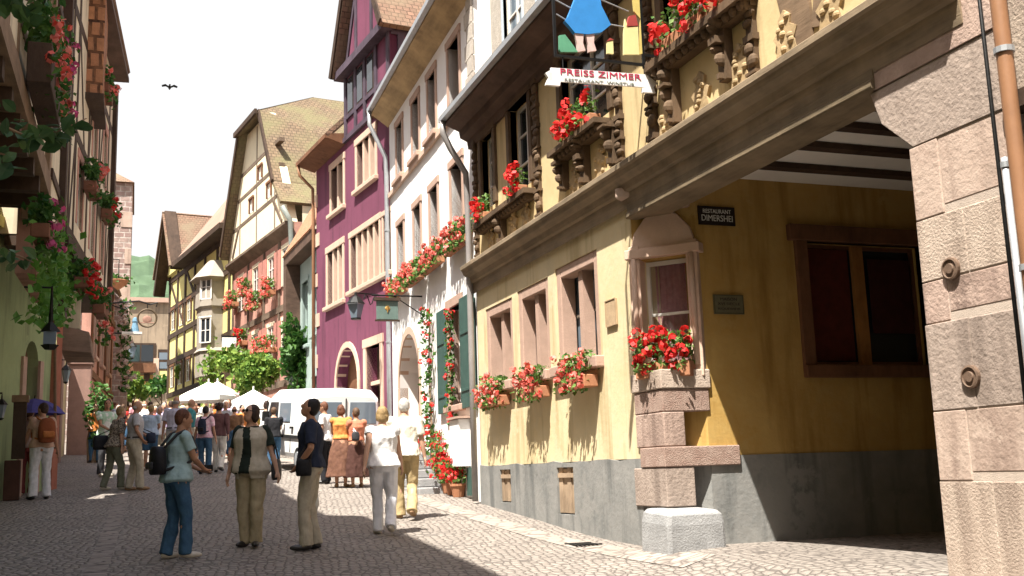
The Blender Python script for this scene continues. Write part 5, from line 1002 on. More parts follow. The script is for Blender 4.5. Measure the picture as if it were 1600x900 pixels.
for s in (-1, 1):
    mb = MB(); q = [b+Vector((s*x, y, z)) for x, y, z in ((.02, -.06, .02), (.11, -.07, .07), (.2, -.02, .05), (.19, .04, .03), (.10, .03, .05), (.02, .06, .02))]; mb.add(q+[p-Vector((0, 0, .012)) for p in q], [(0, 1, 2, 3, 4, 5), (11, 10, 9, 8, 7, 6)]+[(i, (i+1) % 6, 6+(i+1) % 6, 6+i) for i in range(6)]); mb.build('wing', m_rub, br)
# ------------------------------------------------------------------ people
SK = [M('fair_skin', (.50, .29, .20), .06, 9, .55, .05, spec=.35), M('tanned_skin', (.40, .21, .13), .06, 9, .55, .05, spec=.35)]
HAIR = {k: M(k+'_hair', c, .3, 30, .6, .4) for k, c in (('dark_brown', (.045, .022, .014)), ('black', (.015, .012, .012)), ('blond', (.38, .25, .11)), ('grey', (.36, .34, .32)), ('white', (.66, .64, .60)), ('auburn', (.16, .06, .03)), ('brown', (.12, .065, .035)))}
m_eye = M('eye_dark', (.02, .015, .012), .05, 9, .3, 0); m_lip = M('lip', (.35, .11, .09), .05, 9, .5, 0)
def C_(name, c, c2=None, pat=0): return cloth(name+'_cloth', c, c2, pat)
def remesh(mb, name, mat, voxel, smooth=4, fold=0, seed=0, trim=None, keepcomp=False):
    me = D.meshes.new('tmp'); me.from_pydata(mb.v, [], mb.f); o = D.objects.new('tmp', me); COL.objects.link(o)
    r = o.modifiers.new('r', 'REMESH'); r.mode = 'VOXEL'; r.voxel_size = voxel; r.adaptivity = 0; r.use_smooth_shade = True
    if smooth: q = o.modifiers.new('s', 'SMOOTH'); q.factor = .5; q.iterations = smooth
    dg = bpy.context.evaluated_depsgraph_get(); dg.update(); out = D.meshes.new_from_object(o.evaluated_get(dg)); D.objects.remove(o); D.meshes.remove(me)
    out.name = name
    if fold:
        nrm = [v.normal.copy() for v in out.vertices]
        for v, n in zip(out.vertices, nrm):
            c = v.co; v.co = c+n*fold*(mnoise.noise(Vector((c.x*9+seed, c.y*9, c.z*4.5)))+.5*mnoise.noise(Vector((c.x*20, c.y*20+seed, c.z*11))))
    if trim:
        bm = bmesh.new(); bm.from_mesh(out); kill = [f for f in bm.faces if trim(f.calc_center_median())]; bmesh.ops.delete(bm, geom=kill, context='FACES'); bm.to_mesh(out); bm.free()
    out.materials.clear(); out.materials.append(mat)
    for p in out.polygons: p.use_smooth = True
    return out
def ik(a, b, l1, l2, hint):
    d = b-a; L = min(d.length, (l1+l2)*.999); d = d.normalized(); x = (l1*l1-l2*l2+L*L)/(2*L); h = sqrt(max(0, l1*l1-x*x)); p = hint-d*hint.dot(d)
    if p.length < 1e-4: p = d.orthogonal()
    return a+d*x+p.normalized()*h, a+d*L
V3 = lambda *a: Vector(a)
def ringpts(c, rx, ry, tw=None, n=16):
    return [c+V3(rx*cos(2*pi*k/n), ry*sin(2*pi*k/n), 0) for k in range(n)]
ARMS = {  # wrist target for the right side (x outward), elbow hint
 'down': (V3(.30, .03, .80), V3(.4, -1, 0)), 'front': (V3(.07, .30, 1.02), V3(.9, -.5, -.6)), 'hip': (V3(.20, .13, .96), V3(1, -.8, 0)),
 'fwd': (V3(.27, .24, .88), V3(.3, -1, 0)), 'back': (V3(.27, -.20, .84), V3(.3, -1, 0)), 'chest': (V3(.05, .25, 1.26), V3(1, -.2, -.8)), 'up': (V3(.22, .28, 1.55), V3(.6, .2, -.6)), 'side': (V3(.36, .05, .84), V3(.4, -1, 0))}
def body_data(girth=1, stance=((-.10, 0), (.10, 0)), lift=(0, 0), arms=('down', 'down'), lean=0, pitch=0, turn=0, female=False, hipsway=0):
    J = {}; hz = .912-.5*min(.06, abs(stance[0][1]-stance[1][1])*.12)
    J['pel'] = V3(hipsway, 0, hz); J['neck'] = V3(hipsway*.3, .02+lean, 1.475-abs(lean)*.15); J['fem'] = female; J['g'] = girth; J['pitch'] = pitch; J['turn'] = turn
    sw = .165 if female else .19; J['sw'] = sw
    for i, s in enumerate((-1, 1)):
        hip = J['pel']+V3(s*.09, 0, 0); an = V3(stance[i][0], stance[i][1], .085+lift[i]); k, an = ik(hip, an, .418, .412, V3(s*.12, 1, 0)); J['leg%d' % i] = (hip, k, an, lift[i])
        sh = J['neck']+V3(s*sw, -.02, -.075); w, h = ARMS[arms[i]]; w = V3(w.x*s, w.y+lean*.5, w.z); e, w = ik(sh, w, .285, .25, V3(h.x*s, h.y, h.z)); J['arm%d' % i] = (sh, e, w)
    hc = J['neck']+V3(0, .03+.0*pitch, .14); hc += V3(0, -.05*sin(pitch), 0); J['head'] = hc; J['hrot'] = Matrix.Rotation(turn, 3, 'Z') @ Matrix.Rotation(pitch, 3, 'X')
    return J
TOR = [(-.10, .115, .095), (0.0, .165, .118), (.17, .158, .112), (.33, .142, .100), (.52, .155, .112), (.72, .172, .116), (.86, .165, .100), (.93, .120, .080), (1.0, .062, .062)]
TORF = [(-.10, .120, .100), (0.0, .178, .128), (.14, .168, .118), (.33, .134, .096), (.52, .142, .112), (.70, .155, .128), (.86, .148, .095), (.93, .105, .074), (1.0, .052, .054)]
def tor_rings(J, t0, t1, inf, flare=0):
    T = TORF if J['fem'] else TOR; a, b = J['pel'], J['neck']; ts = sorted(set([t0, t1]+[t for t, _, _ in T if t0 < t < t1])); out = []
    for t in ts:
        for (q0, x0, y0), (q1, x1, y1) in zip(T, T[1:]):
            if q0 <= t <= q1 or (t < T[0][0] and q0 == T[0][0]) or (t > 1 and q1 == 1):
                f = (t-q0)/(q1-q0); f = max(0, min(1, f)); rx, ry = x0+(x1-x0)*f, y0+(y1-y0)*f; break
        g = 1+(J['g']-1)*(1 if t < .8 else .4); c = a.lerp(b, t); c = c+V3(0, .02*(J['g']-1)*6*max(0, 1-abs(t-.35)*2), 0)
        fl = flare*max(0, .5-t); out.append(ringpts(c, rx*g+inf+fl, ry*g+inf+fl))
    return out
def seg(mb, pts, rad, n=12): mb.tube(pts, rad, n); mb.ell(pts[0], (rad[0],)*3, 10, 6); mb.ell(pts[-1], (rad[-1],)*3, 10, 6)
def hand(mb, e, w, s):
    d = (w-e).normalized(); side = d.cross(V3(0, 0, 1)); side = (V3(0, 1, 0)-d*d.y).normalized() if side.length < .5 else side.normalized(); nrm = d.cross(side).normalized()
    c = w+d*.045; mb.loft([[w+d*t+side*(a*x)+nrm*(b*y) for x, y in ((-1, -1), (1, -1), (1, 1), (-1, 1))] for t, a, b in ((0, .024, .016), (.03, .036, .016), (.085, .040, .013), (.092, .034, .010))])
    inw = nrm if nrm.x*s < 0 else -nrm
    for k, L in enumerate((.062, .072, .068, .052)):
        b = w+d*.085+side*(.030-.020*k); mb.tube([b-d*.02, b+d*L*.45+inw*.006, b+d*L*.8+inw*.022, b+d*L*.95+inw*.034], [.009, .0088, .008, .006], 8)
    mb.tube([w+d*.03+side*.03, w+d*.055+side*.052+inw*.012, w+d*.085+side*.056+inw*.024], [.012, .011, .008], 8)
def make_person(label, pos, heading, H=1.7, skin=0, hair='dark_brown', hstyle='short', top=None, sleeve=.55, hem=.02, bottom=None, legs='trousers', shoes=None, vox=.012, glasses=False, vest=None, belt=None, hat=None, socks=None, group=None, collar=None, seed=0, **pose):
    J = body_data(**pose); hr = J['hrot']; hc = J['head']; s0 = H/1.72; mb = MB(); fl = .004
    rg = tor_rings(J, -.10, 1.0, 0); mb.loft(rg); g = 1+(J['g']-1)*.5
    mb.tube([J['neck']+V3(0, -.005, -.05), J['neck']+V3(0, .005, .03), hc+hr @ V3(0, -.012, -.05)], [.06, .052, .05], 12)
    mb.ell(hc, (.073, .092, .112), 16, 10, hr); mb.ell(hc+hr @ V3(0, .026, -.062), (.052, .060, .055), 12, 8, hr); mb.ell(hc+hr @ V3(0, .094, -.012), (.014, .018, .024), 8, 6, hr); mb.ell(hc+hr @ V3(0, .075, -.062), (.024, .016, .012), 8, 6, hr)
    for s in (-1, 1): mb.ell(hc+hr @ V3(s*.074, -.008, -.012), (.010, .020, .030), 8, 6, hr)
    for i, s in enumerate((-1, 1)):
        hip, k, an, li = J['leg%d' % i]; calf = k.lerp(an, .32)+V3(0, -.018, 0)
        seg(mb, [hip, hip.lerp(k, .5), k, calf, an], [.092*g, .075*g, .054, .056, .036]); toe = V3(0, 1, 0); toe = (toe+V3(s*.25, 0, -li*4)).normalized()
        mb.ell(an+toe*.06+V3(0, 0, -.045), (.038, .11, .034), 10, 6, toe.to_track_quat('Y', 'Z').to_matrix())
        sh, e, w = J['arm%d' % i]; seg(mb, [sh, sh.lerp(e, .4), e, e.lerp(w, .35), w], [.052*g, .046*g, .037, .036, .024]); hand(mb, e, w, s)
    hip_v = vox if vox > .01 else .0075
    body = remesh(mb, 'body', SK[skin], hip_v, 3)
    # face colours
    body.materials.append(m_eye); body.materials.append(m_lip); eyes = [hc+hr @ V3(x, .086, .018) for x in (-.031, .031)]; mouth = hc+hr @ V3(0, .090, -.062)
    for p in body.polygons:
        c = p.center
        if any((c-e).length < .0135 for e in eyes): p.material_index = 1
        elif abs((c-mouth).dot(hr @ V3(1, 0, 0))) < .024 and abs((c-mouth).dot(hr @ V3(0, 0, 1))) < .007 and (c-mouth).length < .03: p.material_index = 2
    root = D.objects.new('person', body); COL.objects.link(root); root.location = pos; root.rotation_euler = (0, 0, -radians(heading)); root.scale = (s0, s0, s0); BASE[root.name] = Vector(pos)
    tag(root, label, 'person', group)
    def child(me, name):
        o = D.objects.new(name, me); COL.objects.link(o); o.parent = root; return o
    cv = max(vox, .011)
    # hair
    if hstyle != 'bald':
        mb = MB(); mb.ell(hc+hr @ V3(0, -.022, .022), (.083, .092, .106), 16, 10, hr)
        if hstyle == 'bob': mb.ell(hc+hr @ V3(0, -.05, -.035), (.088, .062, .085), 14, 9, hr); [mb.ell(hc+hr @ V3(s*.068, -.01, -.02), (.026, .045, .075), 10, 7, hr) for s in (-1, 1)]
        if hstyle == 'curly': [mb.ell(hc+hr @ (V3(cos(a)*.07, sin(a)*.07-.03, .04+.05*sin(a*3))), (.045,)*3, 8, 6) for a in [k*.7 for k in range(9)]]; mb.ell(hc+hr @ V3(0, -.05, -.02), (.085, .06, .07), 12, 8, hr)
        if hstyle == 'long': mb.ell(hc+hr @ V3(0, -.06, -.08), (.085, .05, .15), 14, 9, hr)
        if hstyle == 'short': mb.ell(hc+hr @ V3(0, -.045, -.012), (.078, .062, .075), 14, 9, hr)
        child(remesh(mb, 'hair', HAIR[hair], cv*.8, 2, .006, seed), 'hair')
    else:
        mb = MB(); mb.ell(hc+hr @ V3(0, -.045, -.02), (.079, .058, .05), 14, 9, hr); child(remesh(mb, 'hair', HAIR[hair], cv*.8, 2, .003, seed), 'hair')
    if hat:
        mb = MB(); mb.ell(hc+hr @ V3(0, -.01, .05), (.092, .105, .085), 16, 8, hr); mb.loft([[hc+hr @ V3(r*cos(a), r*sin(a)*1.1, z) for a in [2*pi*k/18 for k in range(18)]] for r, z in ((.09, .05), (.145, .04), (.145, .052), (.09, .065))]); child(remesh(mb, 'hat', hat, cv, 1), 'hat')
    if glasses:
        mb = MB()
        for s in (-1, 1): mb.ell(hc+hr @ V3(s*.034, .095, .016), (.028, .009, .021), 10, 6, hr); mb.tube([hc+hr @ V3(s*.06, .085, .02), hc+hr @ V3(s*.079, .0, .012)], .004, 6)
        mb.tube([hc+hr @ V3(-.01, .1, .02), hc+hr @ V3(.01, .1, .02)], .005, 6)
        me = D.meshes.new('sunglasses'); me.from_pydata(mb.v, [], mb.f); me.materials.append(m_iron); child(me, 'sunglasses')
    # top
    if top:
        mb = MB(); mb.loft(tor_rings(J, hem, .96, .020, .05 if hem < .1 else 0))
        for i in (0, 1):
            sh, e, w = J['arm%d' % i]
            if sleeve <= 0: seg(mb, [sh+V3(-.03*(1 if i else -1), 0, 0), sh.lerp(e, .1)], [.065, .062]); continue
            if sleeve <= 1: q = sh.lerp(e, sleeve); mb.tube([sh, sh.lerp(q, .5), q], [.070*g, .066*g, .066*g], 14); mb.ell(sh, (.070*g,)*3, 12, 8)
            else: mb.tube([sh, sh.lerp(e, .5), e, e.lerp(w, .5), e.lerp(w, .93)], [.070*g, .062*g, .054, .049, .040], 14); mb.ell(sh, (.070*g,)*3, 12, 8)
        child(remesh(mb, 'shirt', top, cv, 2, .016, seed+1), 'shirt')
    if vest:
        mb = MB(); mb.loft(tor_rings(J, -.17 if vest[1] else hem, .94, .044, .02))
        for i in (0, 1): sh = J['arm%d' % i][0]; mb.ell(sh+V3(-.02*(1 if i else -1), 0, .0), (.062, .075, .075), 12, 8)
        yy = J['pel'].y; child(remesh(mb, 'vest', vest[0], cv, 2, .012, seed+2, trim=lambda c: c.y > .03 and abs(c.x-.01-.02*sin(c.z*9)) < .045+.10*max(0, 1.32-c.z)*.6), 'vest')
    # bottom
    if bottom:
        mb = MB()
        if legs == 'skirt':
            a = J['pel']; z1 = .22; n = 22; rr = []
            for t in [0, .1, .3, .6, .85, 1]:
                z = 1.02+(z1-1.02)*t; r = .15+.14*min(1, t*3)*.35+.12*t; rr.append([V3(a.x+(r+.010*cos(9*q)*t)*cos(q), (r*.78+.010*cos(9*q)*t)*sin(q), z) for q in [2*pi*k/44 for k in range(44)]])
            mb.loft(rr)
        else:
            mb.loft(tor_rings(J, -.11, .20, .012)); cut = {'trousers': 1, 'shorts': .48, 'capri': .72}[legs]
            for i, s in enumerate((-1, 1)):
                hip, k, an, li = J['leg%d' % i]; an2 = an+V3(0, -.01, -.035)
                if cut == 1: pts, rad = [hip, hip.lerp(k, .5), k, k.lerp(an2, .5), an2], [.108*g, .090*g, .076, .074, .078]
                elif cut > .5: q = k.lerp(an, .55); pts, rad = [hip, hip.lerp(k, .5), k, q], [.108*g, .090*g, .072, .066]
                else: q = hip.lerp(k, .92); pts, rad = [hip, hip.lerp(k, .5), q], [.110*g, .098*g, .094]
                mb.tube(pts, rad, 14); mb.ell(hip, (.105*g,)*3, 12, 8)
        child(remesh(mb, 'skirt' if legs == 'skirt' else legs, bottom, cv, 2, .018, seed+3), 'skirt' if legs == 'skirt' else ('shorts' if legs == 'shorts' else 'trousers'))
    if belt:
        mb = MB(); r = tor_rings(J, .17, .22, .027); mb.loft(r); me = D.meshes.new('belt'); me.from_pydata(mb.v, [], mb.f); me.materials.append(belt); child(me, 'belt')
    if shoes:
        for i, s in enumerate((-1, 1)):
            hip, k, an, li = J['leg%d' % i]; toe = (V3(s*.25, 1, -li*4)).normalized(); rm = toe.to_track_quat('Y', 'Z').to_matrix(); mb = MB()
            mb.ell(an+toe*.055+V3(0, 0, -.050), (.048, .135, .040), 14, 8, rm); mb.ell(an+V3(0, -.005, -.035), (.045, .055, .05), 12, 8)
            me = remesh(mb, 'shoe', shoes, cv, 1)
            for v in me.vertices: v.co.z = max(v.co.z, (0.0 if li < .01 else -.5))
            child(me, 'shoe')
    root['J'] = 0; del root['J']; PJ[root.name] = J
    return root
PJ = {}
def wpt(root, v): return root.matrix_basis @ Vector(v) if False else Matrix.LocRotScale(root.location, root.rotation_euler, root.scale) @ Vector(v)
def copy_person(src, label, pos, heading, H, mats, group=None):
    o = src.copy(); COL.objects.link(o); o.location = pos; o.rotation_euler = (0, 0, -radians(heading)); o.scale = (H/1.72,)*3; o['label'] = label; BASE[o.name] = Vector(pos)
    if group: o['group'] = group
    elif 'group' in o: del o['group']
    PJ[o.name] = PJ[src.name]
    for ch in src.children:
        c = ch.copy(); COL.objects.link(c); c.parent = o; k = c.name.split('.')[0]
        if k in mats:
            c.material_slots[0].link = 'OBJECT'; c.material_slots[0].material = mats[k]
    return o
def bag_on(root, kind, label, mat, at_=(0, -.2, 1.2), size=(.15, .09, .2), m2=None, name='backpack', cat=None, side=1):
    """a bag carried by a person: its own thing, built where the person wears it"""
    mb = MB(); c = Vector(at_); sx, sy, sz = size; prof = [(-1, .55), (-.92, .85), (-.5, 1), (.2, .98), (.7, .85), (.95, .55), (1, .3)]; n = 20
    rr = []
    for t, k in prof:
        ring = []
        for i in range(n):
            a = 2*pi*i/n; cx, cy = cos(a), sin(a); q = 2.7; rr_ = (abs(cx)**q+abs(cy)**q)**(-1/q); ring.append(wpt(root, c+V3(cx*rr_*sx*k, cy*rr_*sy*(.6+.4*k), t*sz)))
        rr.append(ring)
    mb.loft(rr); e = empty(name, wpt(root, c-V3(0, 0, sz)), label, cat or name); mb.build('bag_body', mat, e, smooth=True)
    J = PJ[root.name]
    if kind == 'backpack':
        mb = MB(); p2 = [wpt(root, c+V3(x*sx, -sy*1.0+y*.04, -sz*.35+z*sz*.3)) for x, y, z in ((-.7, 0, -1), (.7, 0, -1), (.7, 0, 1), (-.7, 0, 1), (-.6, -1, -.8), (.6, -1, -.8), (.6, -1, .7), (-.6, -1, .7))]; mb.add(p2, [(0, 1, 2, 3), (4, 5, 6, 7), (0, 1, 5, 4), (1, 2, 6, 5), (2, 3, 7, 6), (3, 0, 4, 7)]); mb.build('pocket', m2 or mat, e, bevel=.02)
        for s in (-1, 1):
            mb = MB(); sh = J['neck']+V3(s*.10, -.0, -.01); q = [c+V3(s*sx*.5, sy*.5, sz*.8), J['neck']+V3(s*.105, -.085, -.035), J['neck']+V3(s*.11, -.01, .0), J['neck']+V3(s*.125, .09, -.08), J['neck']+V3(s*.14, .135, -.20), J['neck']+V3(s*.165, .06, -.36), c+V3(s*sx*.8, sy*.6, -sz*.7)]
            mb.tube([wpt(root, p) for p in q], .016, 8); mb.build('strap', m2 or mat, e, smooth=True)
    else:
        mb = MB(); s = side; nk = J['neck']; q = [c+V3(0, sy*.8, sz*.8), V3(c.x*.98, .02, (c.z+nk.z)/2), nk+V3(s*.15, .02, -.035), V3(c.x*.95, -.06, (c.z+nk.z)/2), c+V3(0, -sy*.8, sz*.8)]
        mb.tube([wpt(root, p) for p in q], .010, 8); mb.build('strap', m2 or mat, e, smooth=True)
    return e
def onspot(px, py): p = ground(px, py); return Vector((p.x, p.y, gz(p.x, p.y)+.006))
khaki = C_('khaki', (.40, .33, .21)); beige = C_('beige_trouser', (.46, .41, .32)); white_c = C_('white_cotton', (.78, .77, .76), (.70, .69, .70)); jeans = C_('blue_denim', (.055, .12, .20), (.035, .08, .15)); mint = C_('pale_aqua', (.36, .50, .52)); navy = C_('dark_navy', (.028, .035, .06)); dkgreen = C_('dark_green_top', (.025, .035, .028))
shoe_w = M('pale_shoe', (.55, .50, .42), .1, 9, .6, .1); shoe_b = M('black_shoe', (.018, .016, .016), .1, 9, .4, .05, spec=.5); shoe_t = M('tan_shoe', (.28, .17, .09), .1, 9, .6, .1); nylon = cloth('black_nylon', (.018, .018, .022), rough=.5); rust = cloth('rust_canvas', (.26, .08, .035)); nylon2 = cloth('charcoal_nylon', (.05, .05, .055), rough=.5)
VX = .0095
# four visitors in the foreground
a = make_person('woman in pale aqua t-shirt and blue jeans wearing a black backpack', onspot(272, 874), 68, 1.63, 1, 'auburn', 'short', mint, .62, -.06, jeans, 'trousers', shoe_w, VX, seed=1, female=True, girth=1.1, stance=((-.10, -.05), (.10, .10)), arms=('front', 'front'), lean=.03, pitch=-.12, turn=-.25)
bag_on(a, 'backpack', 'small black nylon backpack worn by the woman in jeans', nylon, (0, -.225, 1.13), (.128, .085, .165), nylon2)
c = wpt(a, (0, .40, 1.03)); e = empty('camera', c, 'small dark camera held by the woman in jeans', 'camera'); mb = MB(); mb.box(c.x-.055, c.x+.055, c.y-.025, c.y+.025, c.z-.035, c.z+.035); mb.build('camera_body', m_rub, e, bevel=.008); mb = MB(); mb.tube([c+Vector((.0, -.02, 0)), c+Vector((0.0, -.06, 0))], .026, 12); mb.build('lens', m_iron, e)
b = make_person('woman in sunglasses with a beige vest over a dark green top and khaki trousers', onspot(392, 855), 206, 1.68, 0, 'dark_brown', 'bob', dkgreen, .75, -.05, khaki, 'trousers', shoe_b, VX, glasses=True, vest=(C_('beige_linen', (.54, .48, .38)), 1), seed=2, female=True, girth=1.17, stance=((-.07, .02), (.08, -.02)), arms=('side', 'down'), pitch=.25, turn=-.55)
bag_on(b, 'shoulder', 'dark shoulder bag hanging at the side of the woman in the beige vest', nylon2, (-.30, -.05, .92), (.05, .11, .13), nylon, 'shoulder_bag', 'bag', -1)
m_ = make_person('man in a dark navy shirt and beige trousers looking up in profile', onspot(486, 860), 284, 1.76, 1, 'black', 'short', navy, .85, .03, beige, 'trousers', shoe_b, VX, seed=3, girth=1.1, stance=((-.09, .05), (.09, -.04)), arms=('hip', 'down'), pitch=.42, lean=-.02)
bag_on(m_, 'shoulder', 'black camera pouch worn at the hip of the man in the navy shirt', nylon, (-.235, .06, .93), (.055, .09, .10), nylon2, 'camera_pouch', 'bag', 1)
w1 = make_person('woman with blond hair in a white top and white trousers walking away', onspot(600, 836), 10, 1.66, 0, 'blond', 'bob', white_c, .22, .02, C_('white_trouser', (.74, .74, .78), (.66, .67, .72)), 'trousers', shoe_w, VX, seed=4, female=True, girth=1.16, stance=((-.07, .16), (.08, -.18)), lift=(0, .05), arms=('back', 'fwd'), lean=.03)
w2 = make_person('white haired man in a cream shirt and tan trousers walking beside the woman in white', onspot(634, 812), 14, 1.78, 0, 'white', 'short', C_('cream_shirt', (.72, .68, .58), (.66, .62, .52)), .75, .0, C_('tan_trouser', (.50, .38, .20)), 'trousers', shoe_t, VX, seed=5, girth=1.15, stance=((-.08, .16), (.09, -.2)), lift=(0, .06), arms=('fwd', 'down'), lean=.05, belt=shoe_t)
# women in long brown skirts, man by the van
o1 = make_person('woman in an orange top and a long striped brown skirt seen from behind', onspot(533, 762), 18, 1.66, 1, 'auburn', 'bob', C_('orange_cotton', (.68, .27, .08)), .05, .18, cloth('striped_brown_skirt', (.17, .085, .055), (.10, .048, .035)), 'skirt', shoe_t, .013, seed=6, female=True, girth=1.12, stance=((-.09, 0), (.09, .02)), arms=('front', 'down'))
o2 = make_person('woman in a coral top and dark brown skirt beside the orange top', onspot(558, 762), -12, 1.60, 1, 'brown', 'short', C_('coral_cotton', (.55, .20, .12)), .3, .18, C_('dark_brown_skirt', (.075, .035, .028)), 'skirt', shoe_t, .013, seed=7, female=True, girth=1.1, arms=('chest', 'front'))
bag_on(o2, 'shoulder', 'black and white bag hanging behind the woman in the dark brown skirt', nylon2, (-.12, -.22, 1.10), (.09, .06, .10), white_c, 'shoulder_bag', 'bag', 1)
o3 = make_person('man in a white t-shirt and black trousers standing behind the man in navy', onspot(509, 756), 300, 1.72, 1, 'auburn', 'short', white_c, .6, -.04, C_('black_trouser', (.02, .02, .024)), 'trousers', shoe_b, .013, seed=8, arms=('down', 'down'))
# left group
l1 = make_person('person in white trousers with a rust coloured backpack facing the left wall', onspot(62, 781), -22, 1.70, 1, 'dark_brown', 'short', C_('peach_top', (.52, .34, .25)), .5, .02, C_('bright_white_trouser', (.66, .66, .70)), 'trousers', shoe_b, .012, seed=9, girth=1.05, stance=((-.13, 0), (.13, .05)), arms=('fwd', 'down'), turn=.5, female=True)
bag_on(l1, 'backpack', 'rust red and orange backpack on the person in white trousers', rust, (0, -.235, 1.22), (.15, .10, .22), cloth('orange_canvas', (.42, .15, .05)))
l2 = make_person('person in faded rose clothes half hidden behind the dark menu stand', onspot(40, 775), 10, 1.62, 0, 'brown', 'short', C_('grey_rose_top', (.36, .27, .24)), .6, .02, C_('wine_red_trouser', (.20, .05, .05)), 'trousers', shoe_w, .013, seed=10, female=True, arms=('up', 'down'))
u = wpt(l2, (-.03, .02, 1.72)); e = empty('umbrella', wpt(l2, (-.24, .3, 1.55)), 'purple blue open umbrella held by the wall above the menu stand', 'umbrella'); mb = MB(); n = 8; tp = u+Vector((.10, .1, .18)); rr = [[tp+Vector((.55*t*cos(2*pi*k/n), .55*t*sin(2*pi*k/n), z)) for k in range(n)] for t, z in ((.02, 0), (.4, -.05), (.75, -.15), (1, -.30), (.97, -.30), (.7, -.165))]; mb.loft(rr, cap=False); mb.build('canopy', C_('violet_nylon', (.10, .09, .30)), e); mb = MB(); mb.tube([tp+Vector((0, 0, .06)), tp+Vector((-.1, 0, -.5))], .01, 6); mb.build('shaft', m_iron, e)
g1 = make_person('blond woman in a patterned blouse and grey green trousers carrying a black bag', onspot(176, 766), 70, 1.64, 0, 'blond', 'short', cloth('patterned_blouse_cloth', (.33, .28, .22), (.09, .07, .06), 34), .9, -.04, C_('sage_trouser', (.17, .18, .13)), 'trousers', shoe_w, .012, seed=11, female=True, girth=1.16, stance=((-.1, -.16), (.09, .14)), arms=('front', 'down'), lean=.08)
bag_on(g1, 'shoulder', 'large black shoulder bag behind the woman in the patterned blouse', nylon, (-.22, -.20, .98), (.07, .16, .15), nylon2, 'shoulder_bag', 'bag', -1)
g2 = make_person('bald man in a grey polo shirt and beige trousers beside the patterned blouse', onspot(207, 767), 80, 1.74, 1, 'grey', 'bald', C_('grey_polo', (.44, .43, .44)), .7, .14, beige, 'trousers', shoe_t, .012, seed=12, girth=1.2, arms=('front', 'hip'), stance=((-.1, -.06), (.1, .12)), belt=shoe_b)
bag_on(g2, 'shoulder', 'dark navy bag carried in front of the bald man in grey', navy, (.10, .30, 1.00), (.11, .09, .10), nylon, 'shoulder_bag', 'bag', 1)
g3 = make_person('dark haired man in a mint and white t-shirt behind the patterned blouse', onspot(163, 745), 150, 1.78, 1, 'black', 'short', cloth('mint_print_cloth', (.42, .60, .45), (.72, .72, .68), 5), .6, -.05, C_('charcoal_trouser', (.05, .05, .055)), 'trousers', shoe_w, .014, seed=13, arms=('down', 'front'), turn=-.5)
h1 = make_person('person in a sky blue shirt and denim shorts seen from behind', onspot(233, 735), 12, 1.66, 1, 'blond', 'short', C_('sky_blue_shirt', (.40, .50, .62)), .6, .0, jeans, 'shorts', shoe_w, .014, seed=14, female=True, girth=1.1, arms=('hip', 'front'), lean=.04)
h2 = make_person('tall balding man in a lavender shirt behind the woman in jeans', onspot(272, 742), 20, 1.86, 1, 'grey', 'bald', C_('lavender_shirt', (.50, .49, .60)), .75, .10, C_('light_grey_trouser', (.36, .35, .34)), 'trousers', shoe_b, .014, seed=15, girth=1.15, arms=('down', 'down'), belt=shoe_b)
h3 = make_person('woman in a pink striped shirt with jeans and a navy daypack', onspot(319, 741), 25, 1.62, 1, 'black', 'short', cloth('pink_striped_cloth', (.60, .36, .45), (.66, .50, .55), 18), .7, .0, jeans, 'trousers', shoe_b, .014, seed=16, female=True, arms=('down', 'down'))
bag_on(h3, 'backpack', 'narrow navy daypack worn over the pink striped shirt', navy, (0, -.20, 1.20), (.11, .06, .20), nylon)
h4 = make_person('curly haired person in a maroon top and white trousers walking away up the street', onspot(341, 738), 14, 1.70, 1, 'dark_brown', 'curly', C_('maroon_top', (.12, .06, .06)), 1.6, .0, C_('ivory_trouser', (.66, .63, .58)), 'trousers', shoe_b, .014, seed=17, stance=((-.08, .16), (.08, -.14)), lift=(0, .04), arms=('fwd', 'back'))
# the crowd farther up the street
tp = [make_person('x', Vector((0, 0, 0)), 0, 1.7, 0, 'brown', 'short', white_c, .6, .0, jeans, 'trousers', shoe_b, .02, seed=30, arms=('down', 'front')),
      make_person('x', Vector((0, 0, 0)), 0, 1.7, 1, 'brown', 'bob', white_c, .5, -.03, beige, 'capri', shoe_w, .02, seed=31, female=True, girth=1.1, arms=('hip', 'down'), stance=((-.08, .12), (.08, -.1))),
      make_person('x', Vector((0, 0, 0)), 0, 1.7, 1, 'grey', 'bald', white_c, .7, .1, khaki, 'shorts', shoe_t, .02, seed=32, girth=1.15, arms=('down', 'down')),
      make_person('x', Vector((0, 0, 0)), 0, 1.7, 0, 'blond', 'long', white_c, .3, .1, jeans, 'skirt', shoe_t, .02, seed=33, female=True, arms=('fwd', 'down'))]
hats = make_person('x', Vector((0, 0, 0)), 0, 1.7, 1, 'grey', 'short', white_c, .6, .0, beige, 'trousers', shoe_b, .02, seed=34, hat=C_('straw_hat', (.62, .52, .34)), arms=('front', 'down'))
CL = {'white': white_c, 'red': C_('red_shirt', (.50, .04, .035)), 'pink': C_('pink_shirt', (.62, .30, .34)), 'navy blue': navy, 'yellow': C_('yellow_shirt', (.66, .50, .12)), 'teal': C_('teal_shirt', (.06, .24, .26)), 'black': C_('black_shirt', (.022, .022, .025)), 'pale blue': C_('pale_blue_shirt', (.42, .52, .64)), 'orange': C_('orange_shirt', (.62, .22, .06)), 'beige': beige, 'brown': C_('brown_shirt', (.17, .09, .05)), 'lilac': C_('lilac_shirt', (.46, .38, .54)), 'green': C_('green_shirt', (.10, .24, .08)), 'grey': C_('grey_shirt', (.32, .32, .33))}
kind = ['man', 'woman in capri trousers', 'bald man in shorts', 'long haired woman in a skirt', 'person in straw hat']
